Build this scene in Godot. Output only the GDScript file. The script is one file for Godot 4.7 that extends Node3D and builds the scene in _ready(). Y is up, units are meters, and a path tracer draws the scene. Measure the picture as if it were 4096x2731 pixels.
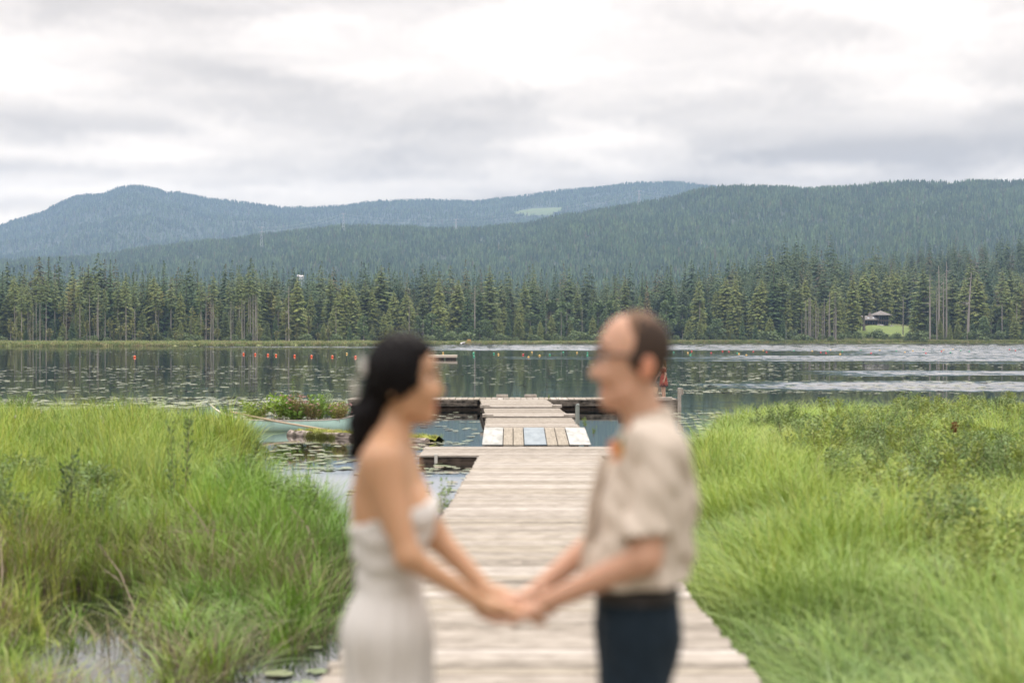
extends Node3D
# A couple hold hands on a weathered boardwalk that runs down to a floating dock on a forest lake.
# Metres, y up, water at y = 0, the camera at x = 0, z = 0 looking along -z. "Bearing" is x / distance.

const EYE := 3.05           # height of the camera above the water
const DECK_DROP := 0.0369   # fall of the boardwalk per metre of run
var rng := RandomNumberGenerator.new()
var taken := {}
var mats := {}
var noise_a := FastNoiseLite.new()
var noise_b := FastNoiseLite.new()


# ---------------------------------------------------------------- helpers
func numbered(called: String) -> String:
	var n: int = taken.get(called, 0)
	taken[called] = n + 1
	return called if n == 0 else "%s_%03d" % [called, n]


func thing(called: String, label: String, category: String, at := Vector3.ZERO, turn := 0.0, group := "") -> Node3D:
	var o := Node3D.new()
	o.name = numbered(called)
	add_child(o)
	o.position = at
	o.rotation.y = turn
	return tag(o, label, category, group)


func tag(o: Node3D, label: String, category: String, group := "") -> Node3D:
	if label != "":
		o.set_meta("label", label)
	if category != "":
		o.set_meta("category", category)
	if group != "":
		o.set_meta("group", group)
	return o


func obj(called: String, mesh: Mesh, m: Material, parent: Node = self) -> MeshInstance3D:
	var o := MeshInstance3D.new()
	o.name = numbered(called) if parent == self else called
	o.mesh = mesh
	if m:
		o.material_override = m
	parent.add_child(o, true)
	return o


func struct(called: String, mesh: Mesh, m: Material, label := "") -> MeshInstance3D:
	var o := obj(called, mesh, m)
	o.set_meta("kind", "structure")
	if label != "":
		o.set_meta("label", label)
	return o


func dup(root: Node3D, label := "", group := "") -> Node3D:
	var r: Node3D = root.duplicate()
	r.name = numbered(String(root.name).rstrip("0123456789").rstrip("_"))
	add_child(r)
	if label != "":
		r.set_meta("label", label)
	if group != "":
		r.set_meta("group", group)
	return r


func mat(albedo: Color, rough := 0.9, vertex := false) -> StandardMaterial3D:
	var m := StandardMaterial3D.new()
	m.albedo_color = albedo.linear_to_srgb()
	m.roughness = rough
	m.vertex_color_use_as_albedo = vertex
	m.cull_mode = BaseMaterial3D.CULL_DISABLED
	return m


func rr(a: float, b: float) -> float:
	return rng.randf_range(a, b)


func px(p: float) -> float:   # bearing of a column of the 1024-wide frame
	return (p - 512.0) / 1422.0


func at(bearing: float, dist: float, y := 0.0) -> Vector3:
	return Vector3(bearing * dist, y, -dist)


func table(t: Array, x: float) -> float:   # piecewise linear look-up in [[x, y], ...]
	if x <= t[0][0]:
		return t[0][1]
	for i in range(1, t.size()):
		if x <= t[i][0]:
			return lerpf(t[i - 1][1], t[i][1], (x - t[i - 1][0]) / (t[i][0] - t[i - 1][0]))
	return t[-1][1]


func vary(c: Color, by: float) -> Color:
	var k := rr(1.0 - by, 1.0 + by)
	return Color(c.r * k * rr(1.0 - by * 0.3, 1.0 + by * 0.3), c.g * k, c.b * k * rr(1.0 - by * 0.4, 1.0 + by * 0.4))


# triangles without shared corners (flat) or with given normals
class MB:
	var v := PackedVector3Array()
	var c := PackedColorArray()
	var n := PackedVector3Array()
	var uv := PackedVector2Array()

	func tri(a: Vector3, b: Vector3, d: Vector3, col := Color.WHITE) -> void:
		v.append(a); v.append(b); v.append(d)
		c.append(col); c.append(col); c.append(col)

	func quad(a: Vector3, b: Vector3, d: Vector3, e: Vector3, col := Color.WHITE) -> void:
		tri(a, b, d, col)
		tri(a, d, e, col)

	func box(at: Transform3D, size: Vector3, col := Color.WHITE) -> void:
		var h := size * 0.5
		var p := []
		for i in 8:
			p.append(at * Vector3(h.x if i & 1 else -h.x, h.y if i & 2 else -h.y, h.z if i & 4 else -h.z))
		for f in [[0, 2, 3, 1], [5, 7, 6, 4], [4, 6, 2, 0], [1, 3, 7, 5], [2, 6, 7, 3], [4, 0, 1, 5]]:
			quad(p[f[0]], p[f[1]], p[f[2]], p[f[3]], col)

	func tube(path: Array, radii: Array, sides: int, col := Color.WHITE, caps := true) -> void:
		var rings := []
		var up := Vector3(0.31, 0.11, 0.94)
		for i in path.size():
			var t: Vector3 = (path[mini(i + 1, path.size() - 1)] - path[maxi(i - 1, 0)]).normalized()
			var a := t.cross(up if absf(t.dot(up)) < 0.95 else Vector3.RIGHT).normalized()
			var b := t.cross(a)
			var ring := []
			for k in sides:
				var w := TAU * k / sides
				ring.append(path[i] + (a * cos(w) + b * sin(w)) * radii[i])
			rings.append(ring)
		for i in rings.size() - 1:
			for k in sides:
				var k2 := (k + 1) % sides
				quad(rings[i][k], rings[i][k2], rings[i + 1][k2], rings[i + 1][k], col)
		if caps:
			for k in range(1, sides - 1):
				tri(rings[0][0], rings[0][k + 1], rings[0][k], col)
				tri(rings[-1][0], rings[-1][k], rings[-1][k + 1], col)

	func mesh() -> ArrayMesh:
		var m := ArrayMesh.new()
		var arr := []
		arr.resize(Mesh.ARRAY_MAX)
		arr[Mesh.ARRAY_VERTEX] = v
		arr[Mesh.ARRAY_COLOR] = c
		if n.size() == v.size():
			arr[Mesh.ARRAY_NORMAL] = n
		if uv.size() == v.size():
			arr[Mesh.ARRAY_TEX_UV] = uv
		m.add_surface_from_arrays(Mesh.PRIMITIVE_TRIANGLES, arr)
		return m

	func smooth_mesh(angle := 60.0) -> ArrayMesh:   # welds by place and shares normals
		var st := {}
		var lim := cos(deg_to_rad(angle))
		var face := PackedVector3Array()
		for i in range(0, v.size(), 3):
			var nn := (v[i + 2] - v[i]).cross(v[i + 1] - v[i])
			face.append(nn)
			for k in 3:
				var key := (v[i + k] * 2000.0).round()
				if not st.has(key):
					st[key] = []
				st[key].append(i / 3)
		n.resize(v.size())
		for i in v.size():
			var own := face[i / 3].normalized()
			var s := Vector3.ZERO
			for f in st[(v[i] * 2000.0).round()]:
				if face[f].normalized().dot(own) >= lim:
					s += face[f]
			n[i] = s.normalized() if s.length() > 1e-12 else own
		return mesh()


# many copies of one mesh, written straight into the buffer
class Scatter:
	var buf := PackedFloat32Array()
	var count := 0

	func add(t: Transform3D, col: Color) -> void:
		var b := t.basis
		var o := t.origin
		buf.append_array(PackedFloat32Array([b.x.x, b.y.x, b.z.x, o.x, b.x.y, b.y.y, b.z.y, o.y, b.x.z, b.y.z, b.z.z, o.z, col.r, col.g, col.b, 1.0]))
		count += 1

	func multi(mesh: Mesh) -> MultiMesh:
		var m := MultiMesh.new()
		m.transform_format = MultiMesh.TRANSFORM_3D
		m.use_colors = true
		m.mesh = mesh
		m.instance_count = count
		m.buffer = buf
		return m


func stuff(called: String, sc: Scatter, mesh: Mesh, m: Material, label: String, parent: Node = self) -> void:
	if sc.count == 0:
		return
	var o := MultiMeshInstance3D.new()
	o.name = numbered(called) if parent == self else called
	o.multimesh = sc.multi(mesh)
	o.material_override = m
	o.set_meta("kind", "stuff")
	if label != "":
		o.set_meta("label", label)
	parent.add_child(o, true)


func turned(p: Vector3, yaw: float, s: Vector3, lean := 0.0, lean_way := 0.0) -> Transform3D:
	var b := Basis(Vector3.UP, yaw)
	if lean != 0.0:
		b = Basis(Vector3(cos(lean_way), 0, sin(lean_way)), lean) * b
	return Transform3D(b.scaled_local(s), p)


func _ready() -> void:
	rng.seed = 20240611
	noise_a.seed = 7
	noise_a.frequency = 1.0
	noise_a.fractal_octaves = 3
	noise_b.seed = 19
	noise_b.frequency = 1.0
	noise_b.fractal_type = FastNoiseLite.FRACTAL_NONE
	# camera: a 50 mm lens wide open, focused far out on the lake
	var cam := Camera3D.new()
	cam.name = "camera"
	var lens := CameraAttributesPhysical.new()
	lens.frustum_focal_length = 50.04
	lens.frustum_focus_distance = 170.0
	lens.frustum_near = 0.1
	lens.frustum_far = 20000.0
	lens.exposure_aperture = 1.3
	cam.attributes = lens
	cam.fov = 26.97
	cam.near = 0.1
	cam.far = 20000.0
	cam.position = Vector3(0, EYE, 0)
	cam.rotation.x = -atan(4.5 / 1422.0)
	add_child(cam)
	cam.current = true
	# overcast sky, one very soft sun behind it
	var env := Environment.new()
	env.background_mode = Environment.BG_SKY
	var sky := Sky.new()
	var sky_mat := PanoramaSkyMaterial.new()
	sky_mat.panorama = make_sky()
	sky.sky_material = sky_mat
	env.sky = sky
	env.tonemap_mode = Environment.TONE_MAPPER_LINEAR
	env.tonemap_exposure = 1.14
	env.sdfgi_enabled = true
	env.ssao_enabled = true
	env.ssil_enabled = true
	env.fog_enabled = true
	env.fog_density = 0.000118
	env.fog_light_color = Color(0.44, 0.645, 0.98).linear_to_srgb()
	env.fog_sky_affect = 0.0
	var we := WorldEnvironment.new()
	we.name = "environment"
	we.environment = env
	add_child(we)
	var sun := DirectionalLight3D.new()
	sun.name = "sun"
	sun.light_energy = 0.8
	sun.light_angular_distance = 18.0
	sun.light_color = Color(1.0, 0.96, 0.9)
	sun.shadow_enabled = true
	sun.rotation = Vector3(deg_to_rad(-50), deg_to_rad(174), 0)
	add_child(sun)

	make_materials()
	build_terrain()
	build_lake()
	build_far_forest()
	build_shore()
	build_marsh()
	build_dock()
	build_canoe()
	build_lake_things()
	build_people()
	put_labels()


# ---------------------------------------------------------------- sky
func make_sky() -> ImageTexture:
	var w := 2048
	var h := 1024
	var im := Image.create(w, h, false, Image.FORMAT_RGBF)
	var fine := FastNoiseLite.new()
	fine.seed = 3
	fine.frequency = 0.75
	fine.fractal_octaves = 6
	fine.fractal_gain = 0.5
	fine.domain_warp_enabled = true
	fine.domain_warp_amplitude = 1.2
	fine.domain_warp_frequency = 0.25
	var broad := FastNoiseLite.new()
	broad.seed = 12
	broad.frequency = 0.16
	broad.fractal_octaves = 4
	# cloud banks: azimuth and elevation (degrees), half sizes, tilt, weight (dark +, bright -)
	var banks := [
		[-6.0, 8.1, 7.5, 1.3, -0.05, 0.75], [-3.5, 7.7, 4.0, 0.7, 0.06, 0.45], [-18.0, 9.9, 4.5, 1.1, 0.0, 0.55], [-10.0, 9.0, 4.0, 1.0, -0.2, 0.3],
		[-14.5, 13.4, 4.5, 0.9, 0.0, 0.9], [8.5, 8.2, 7.0, 1.2, 0.10, 0.5], [12.5, 10.6, 8.0, 1.6, 0.15, 0.85], [18.5, 11.6, 6.0, 1.4, 0.2, 0.45],
		[6.5, 6.4, 5.0, 0.6, 0.02, 0.45], [-14.5, 6.2, 8.0, 1.9, 0.0, -1.3], [-2.0, 6.0, 5.0, 0.6, 0.0, -0.4], [1.0, 12.6, 4.0, 1.0, -0.08, -0.3],
		[17.2, 8.3, 3.4, 1.1, 0.12, -1.0], [15.0, 6.1, 7.0, 0.7, 0.0, -0.5], [-8.5, 11.8, 5.0, 0.8, 0.0, -0.15], [-17.5, 12.3, 3.0, 0.5, -0.1, -0.5], [9.0, 13.2, 10.0, 0.9, 0.08, 0.55],
	]
	var keep := rng.seed
	rng.seed = 99
	for i in 46:
		var az := rr(26.0, 334.0)
		banks.append([az if az < 180.0 else az - 360.0, rr(3.0, 30.0), rr(4.0, 10.0), rr(0.8, 2.4), rr(-0.15, 0.15), rr(-0.9, 1.0)])
	rng.seed = keep
	var ground := Color(0.16, 0.18, 0.14)
	for y in h:
		var up := PI * (0.5 - (y + 0.5) / h)
		if up < -0.01:
			im.fill_rect(Rect2i(0, y, w, h - y), ground)
			break
		var elev := rad_to_deg(up)
		var near_banks := []
		for b in banks:
			if absf(elev - b[1]) < b[3] * 3.0 + 2.5:
				near_banks.append(b)
		var base := 0.78 + 1.25 * exp(-elev / 5.5) + 3.3 * pow(sin(maxf(up, 0.0)), 1.5)
		var s := 1.0 / (sin(maxf(up, 0.0)) + 0.10)
		for x in w:
			var around := TAU * ((x + 0.5) / w - 0.5)
			var px_ := sin(around) * cos(up) * s
			var pz := cos(around) * cos(up) * s
			var f := fine.get_noise_2d(px_ * 1.35, pz * 1.7)
			var d := broad.get_noise_2d(px_ * 1.3 + 40.0, pz * 1.6) * 0.50 + f * 0.62
			var azd := rad_to_deg(around)
			var a := 0.0
			for b in near_banks:
				var dx: float = azd - b[0]
				if absf(dx) > b[2] * 3.0:
					continue
				var dy: float = (elev - b[1] - dx * b[4] + f * 1.3) / b[3]
				dx /= b[2]
				var q := dx * dx + dy * dy
				if q < 8.0:
					a += b[5] * exp(-q)
			var dark := clampf(0.57 + 0.90 * d + 0.52 * a, 0.0, 1.0)
			var l := base * (1.14 - 0.72 * dark)
			var air := exp(-elev / 14.0)   # low clouds are seen through more air
			im.set_pixel(x, y, Color(l * (1.042 - 0.015 * dark + 0.07 * air), l * (0.974 - 0.010 * dark - 0.025 * air), l * (0.985 - 0.01 * dark - 0.31 * air)))
	return ImageTexture.create_from_image(im)


# ---------------------------------------------------------------- materials
func grain_texture(seed_: int, lo: Color, hi: Color, streak: float, knots: float) -> ImageTexture:   # weathered wood: long streaks, checks, stains
	var w := 512
	var h := 128
	var im := Image.create(w, h, false, Image.FORMAT_RGB8)
	var n := FastNoiseLite.new()
	n.seed = seed_
	n.frequency = 0.02
	n.fractal_octaves = 4
	var n2 := FastNoiseLite.new()
	n2.seed = seed_ + 5
	n2.frequency = 0.012
	n2.fractal_octaves = 3
	for y in h:
		for x in w:
			var bend := n2.get_noise_2d(x, y * 0.6) * 14.0
			var g := n.get_noise_2d(x * 0.18, (y + bend * 0.25) * 9.0 * streak)
			var stain := n2.get_noise_2d(x * 1.6 + 900.0, y * 2.2)
			var check := smoothstep(0.42, 0.5, n.get_noise_2d(x * 0.1 + 300.0, y * 14.0))
			var k := clampf(0.55 + g * 0.75 + stain * 0.55 - check * 0.55 * knots, 0.0, 1.0)
			var c := lo.lerp(hi, k).linear_to_srgb()
			im.set_pixel(x, y, c)
	im.generate_mipmaps()
	return ImageTexture.create_from_image(im)


func noise_tex(freq: float, octaves: int, size: int, ramp_lo: Color, ramp_hi: Color, seed_ := 1) -> ImageTexture:
	var n := FastNoiseLite.new()
	n.seed = seed_
	n.frequency = freq
	n.fractal_octaves = octaves
	var im := n.get_seamless_image(size, size)
	var outp := Image.create(size, size, false, Image.FORMAT_RGB8)
	for y in size:
		for x in size:
			outp.set_pixel(x, y, ramp_lo.lerp(ramp_hi, im.get_pixel(x, y).r).linear_to_srgb())
	return ImageTexture.create_from_image(outp)


func make_materials() -> void:
	mats.leaf = mat(Color.WHITE, 0.75, true)
	mats.leaf.metallic_specular = 0.3
	mats.grass = mat(Color.WHITE, 0.6, true)
	mats.grass.metallic_specular = 0.35
	mats.grass.backlight_enabled = true
	mats.grass.backlight = Color(0.5, 0.5, 0.5)
	mats.bark = mat(Color.WHITE, 0.95, true)
	mats.plain = mat(Color.WHITE, 0.85, true)
	mats.hill = mat(Color(0.040, 0.062, 0.034), 1.0)
	var soil := mat(Color.WHITE, 1.0)
	soil.albedo_texture = noise_tex(0.03, 5, 256, Color(0.035, 0.045, 0.016), Color(0.11, 0.10, 0.045), 4)
	soil.uv1_triplanar = true
	soil.uv1_world_triplanar = true
	soil.uv1_scale = Vector3(0.35, 0.35, 0.35)
	mats.soil = soil
	var meadow := mat(Color.WHITE, 1.0)
	meadow.albedo_texture = noise_tex(0.02, 5, 256, Color(0.16, 0.20, 0.06), Color(0.28, 0.29, 0.12), 6)
	meadow.uv1_triplanar = true
	meadow.uv1_world_triplanar = true
	meadow.uv1_scale = Vector3(0.05, 0.05, 0.05)
	mats.meadow = meadow
	mats.felled = mat(Color(0.115, 0.16, 0.055), 1.0)


# ---------------------------------------------------------------- far land
var skyline_far := [[-700, 250], [-420, 215], [-250, 236], [-120, 240], [0, 223.7], [22, 216.2], [45, 208.8], [59.5, 200.6], [74, 193.9], [89, 191.7], [101, 192.4], [110, 188.4], [119, 185], [131, 183], [143, 184], [156, 186.8], [167, 191], [178.6, 190], [193.5, 193], [208, 195.4], [223, 198], [253, 201], [283, 205.8], [305, 206], [327, 204.3], [350, 203], [370, 200], [429, 197.6], [474, 199], [518, 194.6], [548, 190], [593, 185.7], [637, 181], [675, 180], [704, 183], [760, 190], [900, 196], [1100, 190], [1300, 200], [1700, 240]]
var skyline_mid := [[-700, 285], [-200, 272], [0, 256], [89, 252.7], [123, 246.7], [193, 239], [268, 230], [342, 222], [400, 222], [454, 224.5], [518, 220], [563, 211], [622, 201], [652, 196.5], [675, 191], [704, 184.3], [738, 181], [770, 182], [809, 184.8], [841, 182.7], [881, 179.5], [908, 176], [953, 178.4], [977, 176], [1024, 175.5], [1100, 170], [1300, 185], [1700, 230]]
var skyline_near := [[-700, 320], [780, 310], [830, 290], [857, 270], [881, 254], [921, 242], [969, 237.5], [1024, 233], [1100, 226], [1300, 215], [1700, 240]]


func ridge_height(sky: Array, dc: float, df: float, yf: float, lift: float, power: float, bumps: float, b: float, t: float) -> float:
	var crest := EYE + (336.5 - table(sky, b * 1422.0 + 512.0)) / 1422.0 * dc - lift
	var y := lerpf(yf, crest, pow(minf(t, 1.0), power))
	if t > 1.0:
		y -= (t - 1.0) * 0.4 * (dc - df)
	var d := lerpf(df, dc, t)
	return y + noise_a.get_noise_2d(b * 9.0 + dc, d * 0.0016) * bumps * clampf(t * 2.0, 0.0, 1.0) * clampf((1.0 - t) * 5.0, 0.0, 1.0)


func ridge_mesh(sky: Array, dc: float, df: float, yf: float, lift: float, power: float, bumps: float) -> ArrayMesh:
	var bs := []
	var k := -0.86
	while k <= 0.861:
		bs.append(k)
		k += 0.008 if absf(k) < 0.4 else 0.03
	var rows := 22
	var v := PackedVector3Array()
	var idx := PackedInt32Array()
	for j in rows + 3:
		var t := float(j) / rows
		for b in bs:
			v.append(at(b, lerpf(df, dc, t), ridge_height(sky, dc, df, yf, lift, power, bumps, b, t)))
	for j in rows + 2:
		for i in bs.size() - 1:
			var o: int = j * bs.size() + i
			for q in [o, o + bs.size(), o + 1, o + 1, o + bs.size(), o + bs.size() + 1]:
				idx.append(q)
	return grid_mesh(v, idx)


func grid_mesh(v: PackedVector3Array, idx: PackedInt32Array, uv := PackedVector2Array(), given := PackedVector3Array()) -> ArrayMesh:
	var n := given
	if n.is_empty():
		n.resize(v.size())
		for i in range(0, idx.size(), 3):
			var f := (v[idx[i + 2]] - v[idx[i]]).cross(v[idx[i + 1]] - v[idx[i]])
			for k in 3:
				n[idx[i + k]] += f
		for i in n.size():
			n[i] = n[i].normalized()
	var arr := []
	arr.resize(Mesh.ARRAY_MAX)
	arr[Mesh.ARRAY_VERTEX] = v
	arr[Mesh.ARRAY_NORMAL] = n
	arr[Mesh.ARRAY_INDEX] = idx
	if uv.size():
		arr[Mesh.ARRAY_TEX_UV] = uv
	var m := ArrayMesh.new()
	m.add_surface_from_arrays(Mesh.PRIMITIVE_TRIANGLES, arr)
	return m


func shore_dist(b: float) -> float:
	return table([[-0.9, 380.0], [-0.37, 452.0], [-0.24, 474.0], [-0.11, 525.0], [0.0, 606.0], [0.1, 655.0], [0.25, 668.0], [0.4, 662.0], [0.9, 560.0]], b) + noise_a.get_noise_2d(b * 22.0, 3.0) * 9.0


func far_y(b: float, d: float) -> float:   # land beyond the lake
	var s := d - shore_dist(b)
	var y := -0.5 + 1.05 * smoothstep(-2.0, 5.0, s) + 0.4 * smoothstep(30.0, 120.0, s)
	y += maxf(0.0, d - 640.0) * 0.012
	y += 6.2 * exp(-pow((b - 0.262) / 0.05, 2.0)) * smoothstep(672.0, 752.0, d) * (1.0 - smoothstep(800.0, 980.0, d) * 0.4)
	y += 22.0 * exp(-pow((b - 0.20) / 0.055, 2.0)) * smoothstep(715.0, 880.0, d)
	y += 16.0 * smoothstep(0.28, 0.40, b) * smoothstep(720.0, 950.0, d)
	return y + noise_a.get_noise_2d(b * 40.0, d * 0.02) * 0.5 * smoothstep(4.0, 40.0, s)


func build_terrain() -> void:
	var o := struct("mountain", ridge_mesh(skyline_far, 5600.0, 3000.0, 30.0, 15.0, 1.0, 40.0), mats.hill, "distant blue forested mountain along the skyline")
	o = struct("hill", ridge_mesh(skyline_mid, 2900.0, 1500.0, 12.0, 16.0, 1.15, 22.0), mats.hill, "long forested hill in front of the mountain, highest at the right")
	o = struct("near_hill", ridge_mesh(skyline_near, 1180.0, 900.0, 14.0, 24.0, 1.0, 8.0), mats.hill, "low forested rise behind the right shore")
	# the flat land from the far shore to the foot of the hills
	var bs := []
	var k := -0.9
	while k <= 0.901:
		bs.append(k)
		k += 0.004 if absf(k) < 0.4 else 0.03
	var offs := [-4.0, 0.0, 2.0, 5.0, 10.0, 20.0, 40.0, 60.0, 80.0, 100.0, 120.0, 140.0, 160.0, 185.0, 210.0, 240.0, 280.0, 340.0, 420.0, 560.0, 800.0, 1150.0]
	var v := PackedVector3Array()
	var idx := PackedInt32Array()
	for f in offs:
		for b in bs:
			var d: float = shore_dist(b) + f
			v.append(at(b, d, far_y(b, d)))
	for j in offs.size() - 1:
		for i in bs.size() - 1:
			var q: int = j * bs.size() + i
			for e in [q, q + bs.size(), q + 1, q + 1, q + bs.size(), q + bs.size() + 1]:
				idx.append(e)
	struct("far_shore", grid_mesh(v, idx), mats.meadow, "flat far shore of the lake under the forest")


# ---------------------------------------------------------------- the lake
func ruffle(x: float, d: float) -> float:   # 0 calm .. 1 wind-ruffled
	var b := x / maxf(d, 1.0)
	var n := noise_a.get_noise_2d(x * 0.006, d * 0.035)
	var n2 := noise_a.get_noise_2d(x * 0.012 + 50.0, d * 0.12)
	var e := d * (1.0 + 0.10 * n + 0.035 * noise_a.get_noise_2d(x * 0.05 + 7.0, d * 0.3))
	var r := smoothstep(160.0, 185.0, e) * smoothstep(0.10, 0.20, b + n2 * 0.05) * (1.0 - 0.75 * smoothstep(232.0, 242.0, e) * (1.0 - smoothstep(300.0, 330.0, e)) * (1.0 - smoothstep(0.19, 0.33, b)))
	r = maxf(r, smoothstep(318.0, 345.0, e) * smoothstep(-0.11, -0.02, b + n2 * 0.04) * (1.0 - 0.55 * smoothstep(0.2, 0.6, n2 + 0.1)))
	r = maxf(r, smoothstep(405.0, 418.0, e) * (1.0 - smoothstep(440.0, 452.0, e)) * smoothstep(-0.28, -0.16, b))
	r = maxf(r, 0.85 * smoothstep(112.0, 117.0, e) * (1.0 - smoothstep(121.0, 128.0, e)) * smoothstep(0.18, 0.28, b))
	r = maxf(r, 0.95 * smoothstep(79.0, 84.0, e) * (1.0 - smoothstep(98.0, 105.0, e)) * smoothstep(0.13, 0.27, b + n2 * 0.05))
	r = maxf(r, 0.35 * smoothstep(195.0, 205.0, e) * (1.0 - smoothstep(212.0, 222.0, e)) * smoothstep(-0.06, 0.02, b))
	r = maxf(r, 0.3 * smoothstep(255.0, 262.0, e) * (1.0 - smoothstep(268.0, 276.0, e)) * smoothstep(-0.04, 0.04, b))
	var fleck := noise_a.get_noise_2d(x * 0.09, d * 0.45 + 9.0)
	return clampf(r * (0.85 + 0.5 * n2 + 0.9 * fleck) + 0.0, 0.0, 1.0)


func build_lake() -> void:
	var size := 1024
	var im := Image.create(size, size, false, Image.FORMAT_RGB8)
	for y in size:
		var d := (y + 0.5) / size * 720.0
		for x in size:
			var r := 0.045 + 0.20 * ruffle(((x + 0.5) / size - 0.5) * 640.0, d)
			im.set_pixel(x, y, Color(r, r, r))
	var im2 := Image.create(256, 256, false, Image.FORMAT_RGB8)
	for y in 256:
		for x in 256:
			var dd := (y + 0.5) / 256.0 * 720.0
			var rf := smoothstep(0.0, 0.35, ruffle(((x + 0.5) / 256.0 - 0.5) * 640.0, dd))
			var r := lerpf(lerpf(1.0, 0.2, smoothstep(42.0, 75.0, dd)), 0.7, rf)  # reflection boosted near the bank and on ruffles by painting the coat weight
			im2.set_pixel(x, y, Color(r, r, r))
	var water := mat(Color(0.006, 0.011, 0.010), 1.0)
	water.metallic_specular = 0.45
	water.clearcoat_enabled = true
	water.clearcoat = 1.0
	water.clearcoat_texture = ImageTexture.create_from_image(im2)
	water.clearcoat_roughness = 0.04
	water.roughness_texture = ImageTexture.create_from_image(im)
	water.texture_repeat = false
	mats.water = water
	var ds := [-30.0, 0.0]
	var d := 4.0
	while d < 690.0:
		ds.append(d)
		d *= 1.0145
	ds.append(690.0)
	var bs := [-3.0, -1.5, -0.8]
	var k := -0.5
	while k <= 0.5001:
		bs.append(k)
		k += 0.0028
	bs.append_array([0.8, 1.5, 3.0])
	var v := PackedVector3Array()
	var n := PackedVector3Array()
	var uv := PackedVector2Array()
	var idx := PackedInt32Array()
	for dd in ds:
		var wide: float = maxf(dd, 14.0)
		for b in bs:
			var x: float = b * wide
			v.append(Vector3(x, 0, -dd))
			uv.append(Vector2(x / 640.0 + 0.5, dd / 720.0))
			# low ripples, longer across the view; calmer in the lee of the banks
			var amp := 0.0035 * smoothstep(20.0, 60.0, dd) + 0.0012
			var patch := 0.4 + 0.9 * absf(noise_a.get_noise_2d(x * 0.02, dd * 0.03))
			var sx := noise_b.get_noise_2d(x * 0.35, dd * 0.9 + 31.0)
			var sz := noise_b.get_noise_2d(x * 0.22 + 70.0, dd * 1.6) + 0.7 * noise_b.get_noise_2d(x * 0.05 + 20.0, dd * 0.35)
			var rf := ruffle(x, dd) if dd > 60.0 and dd < 660.0 and absf(b) < 0.52 else 0.0
			var chop := 0.0
			if rf > 0.01:   # wind chop: we see mostly the faces of the wavelets turned towards us
				chop = rf * (0.085 + 0.075 * noise_b.get_noise_2d(x * 0.9, dd * 1.7))
			n.append(Vector3(sx * amp * 0.5 * patch, 1.0, sz * amp * patch + chop).normalized())
	for j in ds.size() - 1:
		for i in bs.size() - 1:
			var q: int = j * bs.size() + i
			for e in [q, q + bs.size(), q + 1, q + 1, q + bs.size(), q + bs.size() + 1]:
				idx.append(e)
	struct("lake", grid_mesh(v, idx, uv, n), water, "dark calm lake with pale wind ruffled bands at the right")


# ---------------------------------------------------------------- trees
func low_conifer(seed_: int, tiers: int, sides: int) -> ArrayMesh:   # height 1, half width about 0.16
	var r := RandomNumberGenerator.new()
	r.seed = seed_
	var mb := MB.new()
	var lean := Vector3(r.randf_range(-0.02, 0.02), 0, r.randf_range(-0.02, 0.02))
	for t in tiers:
		var lo := lerpf(0.03, 0.80, float(t) / tiers)
		var hi := minf(1.0, lo + 1.5 / tiers + 0.12) if t < tiers - 1 else 1.0
		var rad := 0.19 * pow(1.0 - lo, 0.8) * r.randf_range(0.8, 1.15)
		var top := Vector3(0, hi, 0) + lean * hi
		var ring := []
		for k in sides:
			var w := TAU * (k + r.randf_range(-0.3, 0.3)) / sides
			ring.append(Vector3(cos(w), 0, sin(w)) * rad * r.randf_range(0.55, 1.25) + Vector3(0, lo + r.randf_range(-0.04, 0.03), 0))
		for k in sides:
			var g := r.randf_range(0.72, 1.25)
			var mid: Vector3 = (ring[k] + ring[(k + 1) % sides]) * 0.5 * 0.72 + Vector3(0, lo * 0.28 + 0.05, 0)
			mb.tri(top, ring[k], mid, Color(g, g, g))
			mb.tri(top, mid, ring[(k + 1) % sides], Color(g * 0.9, g * 0.9, g * 0.9))
	return mb.mesh()


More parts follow.
